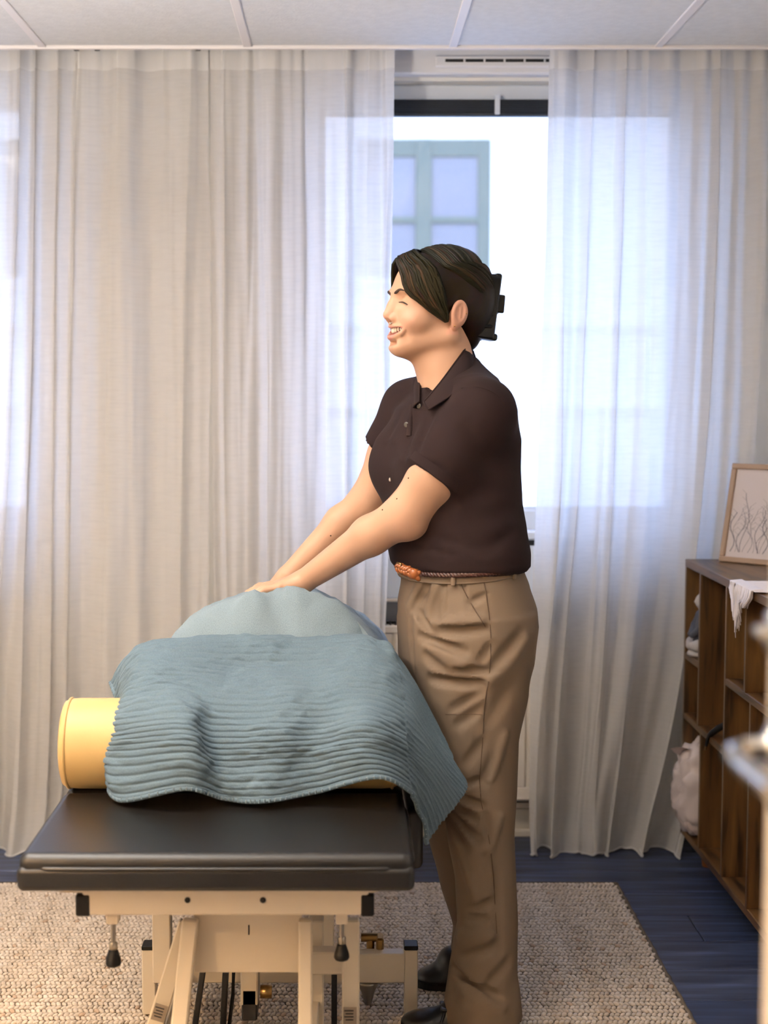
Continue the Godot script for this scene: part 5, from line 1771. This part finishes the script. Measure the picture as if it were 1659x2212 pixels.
		part("strap", shoe, M.shoe_leather, func(b):
			b.pillow(Vector3(tx + 0.098, 0.076 * sc, z), Vector3(0.026, 0.008, 0.050), 0.004, 2)
			b.tube([Vector3(tx + 0.085, 0.05 * sc, z + 0.036), Vector3(tx + 0.093, 0.070 * sc, z + 0.024), Vector3(tx + 0.096, 0.077 * sc, z), Vector3(tx + 0.093, 0.070 * sc, z - 0.024), Vector3(tx + 0.085, 0.05 * sc, z - 0.036)], 0.0035, 6))


func bookcase() -> void:
	var c := thing("bookcase", "oak bookcase with staggered compartments along the wall beside the curtain", "bookcase", Vector3(1.17, 0.0, -3.6))
	var xf := 1.01
	var xb := 1.33
	var z_far := -4.335
	var z_near := -2.75
	var top := 0.90
	var low := 0.075
	var lying := func(called: String, z0: float, z1: float, y: float, th := 0.018):
		var o := part(called, c, M.oak_lying, func(b): b.span(Vector3(xf + 0.003, y, z0), Vector3(xb, y + th, z1), 0.0008))
		part("edge_band", o, M.oak_lying, func(b): b.span(Vector3(xf, y, z0), Vector3(xf + 0.003, y + th, z1), 0.0006))
	var k := 0
	var upright := func(called: String, z: float, y0: float, y1: float, n: int):
		var o := part(called, c, M["oak_%d" % (n % 3)], func(b): b.span(Vector3(xf + 0.003, y0, z - 0.008), Vector3(xb, y1, z + 0.008), 0.0008))
		part("edge_band", o, M["oak_%d" % (n % 3)], func(b): b.span(Vector3(xf, y0, z - 0.008), Vector3(xf + 0.003, y1, z + 0.008), 0.0006))
	lying.call("top_board", z_far, z_near, top - 0.022, 0.022)
	lying.call("bottom_board", z_far, z_near, low, 0.020)
	upright.call("end_panel", z_far + 0.009, low, top - 0.022, 0)
	upright.call("end_panel", z_near - 0.009, low, top - 0.022, 1)
	part("back_panel", c, M.oak_1, func(b): b.span(Vector3(xb, low, z_far), Vector3(xb + 0.006, top, z_near)))
	var d1 := -4.150
	var d1b := -4.115
	var d2 := -3.862
	var d3 := -3.672
	var d4 := -3.615
	var ys: float = 0.6049
	var yb: float = 0.424
	var yc: float = 0.6166
	var yd: float = 0.4216
	upright.call("divider", d1, yb + 0.018, top - 0.022, 1)
	upright.call("divider", d1b, low + 0.02, yb, 0)
	upright.call("divider", d2, low + 0.02, top - 0.022, 2)
	upright.call("divider", d3, yc + 0.018, top - 0.022, 0)
	upright.call("divider", d4, low + 0.02, yc, 1)
	upright.call("divider", -3.25, low + 0.02, top - 0.022, 2)
	lying.call("shelf", z_far + 0.018, d1 - 0.008, ys)
	lying.call("shelf", z_far + 0.018, d2 - 0.008, yb)
	lying.call("shelf", d2 + 0.008, -3.258, yc)
	lying.call("shelf", d4 + 0.008, -3.258, yd)
	lying.call("shelf", -3.242, z_near - 0.018, 0.46)
	for q in [[xf + 0.06, z_far + 0.10], [xb - 0.06, z_far + 0.10], [xf + 0.06, z_near - 0.10], [xb - 0.06, z_near - 0.10], [xf + 0.06, -3.5], [xb - 0.06, -3.5]]:
		part("leg", c, M.foot_wood, func(b): b.lathe(Vector3(q[0], 0.0, q[1]), Vector3.UP, [[0.0, 0.0], [0.016, 0.0], [0.018, 0.003], [0.024, 0.073], [0.0, 0.0755]], 18))
	part("cam_bolt", c, M.steel, func(b): b.lathe(Vector3(1.0147, 0.1957, -3.66) + Vector3(0.03, 0, 0), Vector3.BACK, [[0.0, 0.004], [0.006, 0.003], [0.006, 0.0]], 12))


func shelf_things() -> void:
	# picture leaning on top of the bookcase, a line drawing of stalks
	var a := Vector3(1.084, 0.918, -4.29)
	a = Vector3(1.095, 0.9003, -4.27)
	var dir := Vector3(0.70, 0, 0.71).normalized()
	var up := (Vector3(0.045, 0.29, -0.035)).normalized()
	var nn := dir.cross(up).normalized()
	if nn.z < 0.0:
		nn = -nn
	var w := 0.30
	var h := 0.29
	var pic := thing("framed_picture", "pale wood framed line drawing leaning on the bookcase top", "picture", a)
	var fb := Basis(dir, up, nn)
	var ctr := a + dir * w * 0.5 + up * h * 0.5
	part("frame", pic, M.picture_frame, func(b):
		b.box(ctr - up * (h * 0.5 - 0.008), Vector3(w, 0.016, 0.018), 0.002, fb)
		b.box(ctr + up * (h * 0.5 - 0.008), Vector3(w, 0.016, 0.018), 0.002, fb)
		b.box(ctr - dir * (w * 0.5 - 0.008), Vector3(0.016, h - 0.032, 0.018), 0.002, fb)
		b.box(ctr + dir * (w * 0.5 - 0.008), Vector3(0.016, h - 0.032, 0.018), 0.002, fb))
	var im := Image.create(256, 256, false, Image.FORMAT_RGB8)
	im.fill(Color(0.76, 0.72, 0.72))
	var ns := FastNoiseLite.new()
	ns.seed = 21
	ns.frequency = 0.02
	for k in 26:
		var x := 14.0 + k * 9.0 + 6.0 * ns.get_noise_1d(k * 40.0)
		var y := 238.0
		var lean := ns.get_noise_1d(k * 77.0) * 0.7
		var reach := 90.0 + 110.0 * absf(ns.get_noise_1d(k * 31.0 + 9.0) * 1.6)
		for s in 240:
			var t := s / 240.0
			var px := x + lean * 60.0 * t + 9.0 * sin(t * 7.0 + k)
			var py := y - reach * t
			var dark := Color(0.42, 0.39, 0.40) if k % 3 else Color(0.30, 0.29, 0.32)
			for ox in (2 if k % 4 == 0 else 1):
				im.set_pixel(clampi(int(px) + ox, 0, 255), clampi(int(py), 0, 255), dark)
			if s % 30 == 29 and t > 0.4:
				for q in 14:
					im.set_pixel(clampi(int(px + q * (1 if k % 2 else -1)), 0, 255), clampi(int(py - q * 0.8), 0, 255), dark.lightened(0.15))
	var paper := mat("drawing", Color(1, 1, 1), 0.6)
	paper.albedo_texture = ImageTexture.create_from_image(im)
	part("drawing", pic, paper, func(b):
		var hw := dir * (w * 0.5 - 0.014)
		var hh := up * (h * 0.5 - 0.014)
		var base := ctr + nn * 0.002
		b.vert(base - hw + hh, nn, Vector2(0, 0))
		b.vert(base + hw + hh, nn, Vector2(1, 0))
		b.vert(base + hw - hh, nn, Vector2(1, 1))
		b.vert(base - hw - hh, nn, Vector2(0, 1))
		b.quad(0, 1, 2, 3))
	part("backing", pic, M.picture_frame, func(b): b.box(ctr - nn * 0.005, Vector3(w - 0.01, h - 0.01, 0.005), 0.0, fb))

	# white fringed cloth hanging over the front edge of the top
	var fr := thing("fringed_cloth", "white fringed cloth hanging in a point over the bookcase edge", "cloth", Vector3(1.01, 0.88, -3.68))
	var z0 := -3.79
	var z1 := -3.56
	part("cloth", fr, M.fringe, func(b):
		var g := []
		for j in 9:
			var row := []
			for i in 25:
				var z := lerpf(z0, z1, i / 24.0)
				var v := j / 8.0
				var y := 0.9035 + 0.002 * sin(i * 1.3 + j)
				var x := 1.20 - 0.195 * v
				row.append(Vector3(x, y, z + 0.006 * sin(j * 1.1)))
			g.append(row)
		b.grid(g, false, Vector3.UP))
	part("fringe", fr, M.fringe, func(b):
		for k in 150:
			var e := rng.randf()
			var z := lerpf(z0, z1 - 0.03, e)
			var peak: float = 0.115 * (1.0 - absf(e - 0.36) / 0.36) if e < 0.72 else 0.03
			var ln := maxf(0.018, peak * rng.randf_range(0.75, 1.1))
			var x := 1.004 - rng.randf() * 0.008
			var pull := (z - lerpf(z0, z1, 0.36)) * -0.42
			b.tube([Vector3(1.03, 0.9055, z), Vector3(x + 0.002, 0.903, z), Vector3(x, 0.885, z + rng.randf_range(-0.003, 0.003)), Vector3(x - 0.002, 0.885 - ln * 0.6, z + pull * 0.5), Vector3(x - 0.001 + rng.randf_range(-0.004, 0.004), 0.885 - ln, z + pull + rng.randf_range(-0.006, 0.006))], [0.003, 0.0032, 0.003, 0.0026, 0.0008], 5, false))

	# small figurine on the far shelf: a seated figure in grey and white
	var ys: float = 0.6049 + 0.018
	var fg := thing("figurine", "small grey and white seated figurine on the far shelf", "figurine", Vector3(1.06, ys, -4.22))
	var q := Vector3(1.045, ys + 0.0005, -4.262)
	part("base", fg, M.figurine_white, func(b): b.lathe(q, Vector3.UP, [[0.0, 0.0], [0.040, 0.0], [0.042, 0.008], [0.036, 0.018], [0.0, 0.020]], 20))
	var ff := Field.new()
	for s in [-1.0, 1.0]:
		ff.bone(q + Vector3(0.0, 0.036, s * 0.012), q + Vector3(-0.020, 0.034, s * 0.036), 0.018, 0.016, 0.01)
		ff.bone(q + Vector3(-0.020, 0.034, s * 0.036), q + Vector3(-0.034, 0.030, s * 0.006), 0.015, 0.011, 0.01)
	var f1 := MB.new()
	ff.build(q + Vector3(-0.07, 0.0, -0.07), q + Vector3(0.05, 0.07, 0.07), 0.004, f1)
	put("legs", f1, M.figurine_white, fg)
	var fu := Field.new()
	fu.chain([q + Vector3(0, 0.045, 0), q + Vector3(0, 0.085, 0), q + Vector3(0, 0.118, 0)], [0.026, 0.024, 0.020], 0.01)
	for s in [-1.0, 1.0]:
		fu.chain([q + Vector3(0, 0.118, s * 0.022), q + Vector3(-0.012, 0.085, s * 0.036), q + Vector3(-0.030, 0.062, s * 0.012)], [0.013, 0.011, 0.009], 0.006)
	var f2 := MB.new()
	fu.build(q + Vector3(-0.07, 0.02, -0.07), q + Vector3(0.05, 0.15, 0.07), 0.004, f2)
	put("robe", f2, M.figurine_grey, fg)
	var fh := Field.new()
	fh.bone(q + Vector3(0, 0.128, 0), q + Vector3(0, 0.142, 0), 0.011, 0.010, 0.006)
	fh.egg(q + Vector3(-0.003, 0.160, 0), Vector3(0.018, 0.022, 0.017), 0.005)
	fh.egg(q + Vector3(0.0, 0.184, 0), Vector3(0.009, 0.009, 0.009), 0.006)
	fh.bone(q + Vector3(-0.021, 0.158, 0), q + Vector3(-0.021, 0.160, 0), 0.003, 0.003, 0.003)
	var f3 := MB.new()
	fh.build(q + Vector3(-0.05, 0.11, -0.04), q + Vector3(0.05, 0.21, 0.04), 0.003, f3)
	put("head", f3, M.figurine_white, fg)

	# plastic wrapped bundle bulging out of the lowest far compartment
	var wb := thing("wrapped_bundle", "white bundle in clear plastic wrap in the lowest bookcase compartment", "bundle", Vector3(1.06, 0.096, -4.22))
	var inner := Field.new()
	inner.egg(Vector3(1.10, 0.22, -4.225), Vector3(0.115, 0.125, 0.078), 0.02)
	inner.egg(Vector3(1.05, 0.16, -4.22), Vector3(0.072, 0.060, 0.075), 0.03)
	inner.egg(Vector3(1.06, 0.31, -4.225), Vector3(0.080, 0.060, 0.070), 0.03)
	inner.cut(Vector3(1.1, 0.0965, -4.2), Vector3.DOWN)
	var i1 := MB.new()
	inner.build(Vector3(0.93, 0.08, -4.32), Vector3(1.25, 0.40, -4.12), 0.007, i1)
	put("contents", i1, M.wrapped_white, wb)
	var nz := FastNoiseLite.new()
	nz.seed = 9
	nz.frequency = 1.0
	nz.fractal_octaves = 3
	var wr := MB.new()
	var rows := []
	for j in 30:
		var ph := PI * (0.04 + 0.92 * j / 29.0)
		var row := []
		for i in 48:
			var t := TAU * i / 48.0
			var d := Vector3(sin(ph) * cos(t), cos(ph), sin(ph) * sin(t))
			var bulge := 1.0 + 0.22 * nz.get_noise_3d(d.x * 2.2, d.y * 2.2, d.z * 2.2) + 0.14 * absf(nz.get_noise_3d(d.x * 7.0, d.y * 7.0, d.z * 7.0))
			var sq := pow(pow(absf(d.x), 3.0) + pow(absf(d.y), 3.0) + pow(absf(d.z), 3.0), -1.0 / 3.0)
			var p := Vector3(1.095, 0.235, -4.224) + d * sq * Vector3(0.125, 0.140, 0.088) * bulge
			p.y = maxf(p.y, 0.0965)
			p.z = clampf(p.z, -4.314, -4.127)
			row.append(p)
		rows.append(row)
	wr.grid(rows, true, Vector3.ZERO, func(_p): return Vector3(1.083, 0.232, -4.224))
	put("plastic_wrap", wr, M.plastic_wrap, wb)
	part("bag_flap", wb, M.wrapped_white, func(b):
		var g := []
		for j in 8:
			var row := []
			for i in 10:
				var u := i / 9.0
				var v := j / 7.0
				row.append(Vector3(lerpf(1.10, 0.945, u * (1.0 - 0.3 * v)), 0.372 - 0.012 * u + 0.006 * sin(u * 9.0 + v * 4.0) - 0.03 * v, lerpf(-4.17, -4.27, v * 0.6 + 0.3 * u)))
			g.append(row)
		b.grid(g, false, Vector3(-0.3, 1, 0.5)))

	# black strap lying over the shelf edge in the tall compartment
	var yb: float = 0.424 + 0.018
	var st := thing("black_strap", "black strap hanging over the middle shelf edge", "strap", Vector3(1.02, yb, -4.0))
	part("webbing", st, M.strap_black, func(b):
		b.tube(curve([Vector3(1.10, yb + 0.075, -3.905), Vector3(1.05, yb + 0.055, -3.94), Vector3(1.02, yb + 0.022, -3.985), Vector3(1.008, yb - 0.004, -4.012), Vector3(1.004, yb - 0.03, -4.02)], 16), [0.004, 0.008, 0.012, 0.014, 0.015, 0.015, 0.015, 0.014, 0.013, 0.012, 0.010, 0.008, 0.007, 0.006, 0.005, 0.004], 8, true, 0.6))
	part("strap_tip", st, M.brass, func(b): b.tube([Vector3(1.004, yb - 0.03, -4.02), Vector3(1.003, yb - 0.042, -4.024)], [0.004, 0.003], 8))


func door() -> void:
	# open door leaf at the right of the doorway, seen almost edge on
	var d := holder("door_1", "open cream door with a chrome lever handle")
	var xf := 0.350
	var z0 := -0.34
	var z1 := -1.20
	part("leaf", d, M.door_paint, func(b): b.span(Vector3(xf, 0.012, z0), Vector3(xf + 0.042, 2.06, z1), 0.003))
	for q in [[0.25, 0.95], [1.28, 1.92]]:
		part("panel", d, M.door_paint, func(b): b.span(Vector3(xf - 0.004, q[0], z0 - 0.14), Vector3(xf + 0.002, q[1], z1 + 0.16), 0.003))
	var hz := -1.145
	var hy: float = 1.1012
	part("backplate", d, M.chrome, func(b): b.pillow(Vector3(xf - 0.004, hy + 0.045, hz), Vector3(0.009, 0.20, 0.036), 0.004, 3))
	var hd := part("handle", d, M.chrome, func(b):
		b.lathe(Vector3(xf - 0.006, hy, hz), Vector3.LEFT, [[0.022, 0.0], [0.022, 0.006], [0.018, 0.010], [0.011, 0.012], [0.0105, 0.03]], 24)
		b.tube(curve([Vector3(xf - 0.025, hy, hz), Vector3(xf - 0.039, hy, hz + 0.002), Vector3(xf - 0.045, hy, hz + 0.012), Vector3(xf - 0.046, hy - 0.001, hz + 0.05), Vector3(xf - 0.043, hy - 0.002, hz + 0.115)], 22), 0.0082, 14))
	part("lock_cylinder", d, M.chrome, func(b):
		b.lathe(Vector3(xf - 0.008, hy + 0.095, hz), Vector3.LEFT, [[0.019, 0.0], [0.019, 0.005], [0.017, 0.008], [0.012, 0.010], [0.0, 0.011]], 28)
		b.pillow(Vector3(xf - 0.022, hy + 0.095, hz), Vector3(0.010, 0.008, 0.022), 0.003, 3))
	for y in [0.25, 1.8]:
		part("hinge", d, M.chrome, func(b): b.tube([Vector3(xf + 0.046, y, z0 + 0.01), Vector3(xf + 0.046, y + 0.09, z0 + 0.01)], 0.007, 12))
	# door lining of the doorway
	var l := MB.new()
	l.span(Vector3(-0.55, 0.0, -0.31), Vector3(-0.53, 2.08, -0.17), 0.002)
	l.span(Vector3(0.41, 0.0, -0.31), Vector3(0.43, 2.08, -0.17), 0.002)
	l.span(Vector3(-0.55, 2.065, -0.31), Vector3(0.43, 2.085, -0.17), 0.002)
	struct(put("trim_3", l, M.door_paint), "painted door lining")
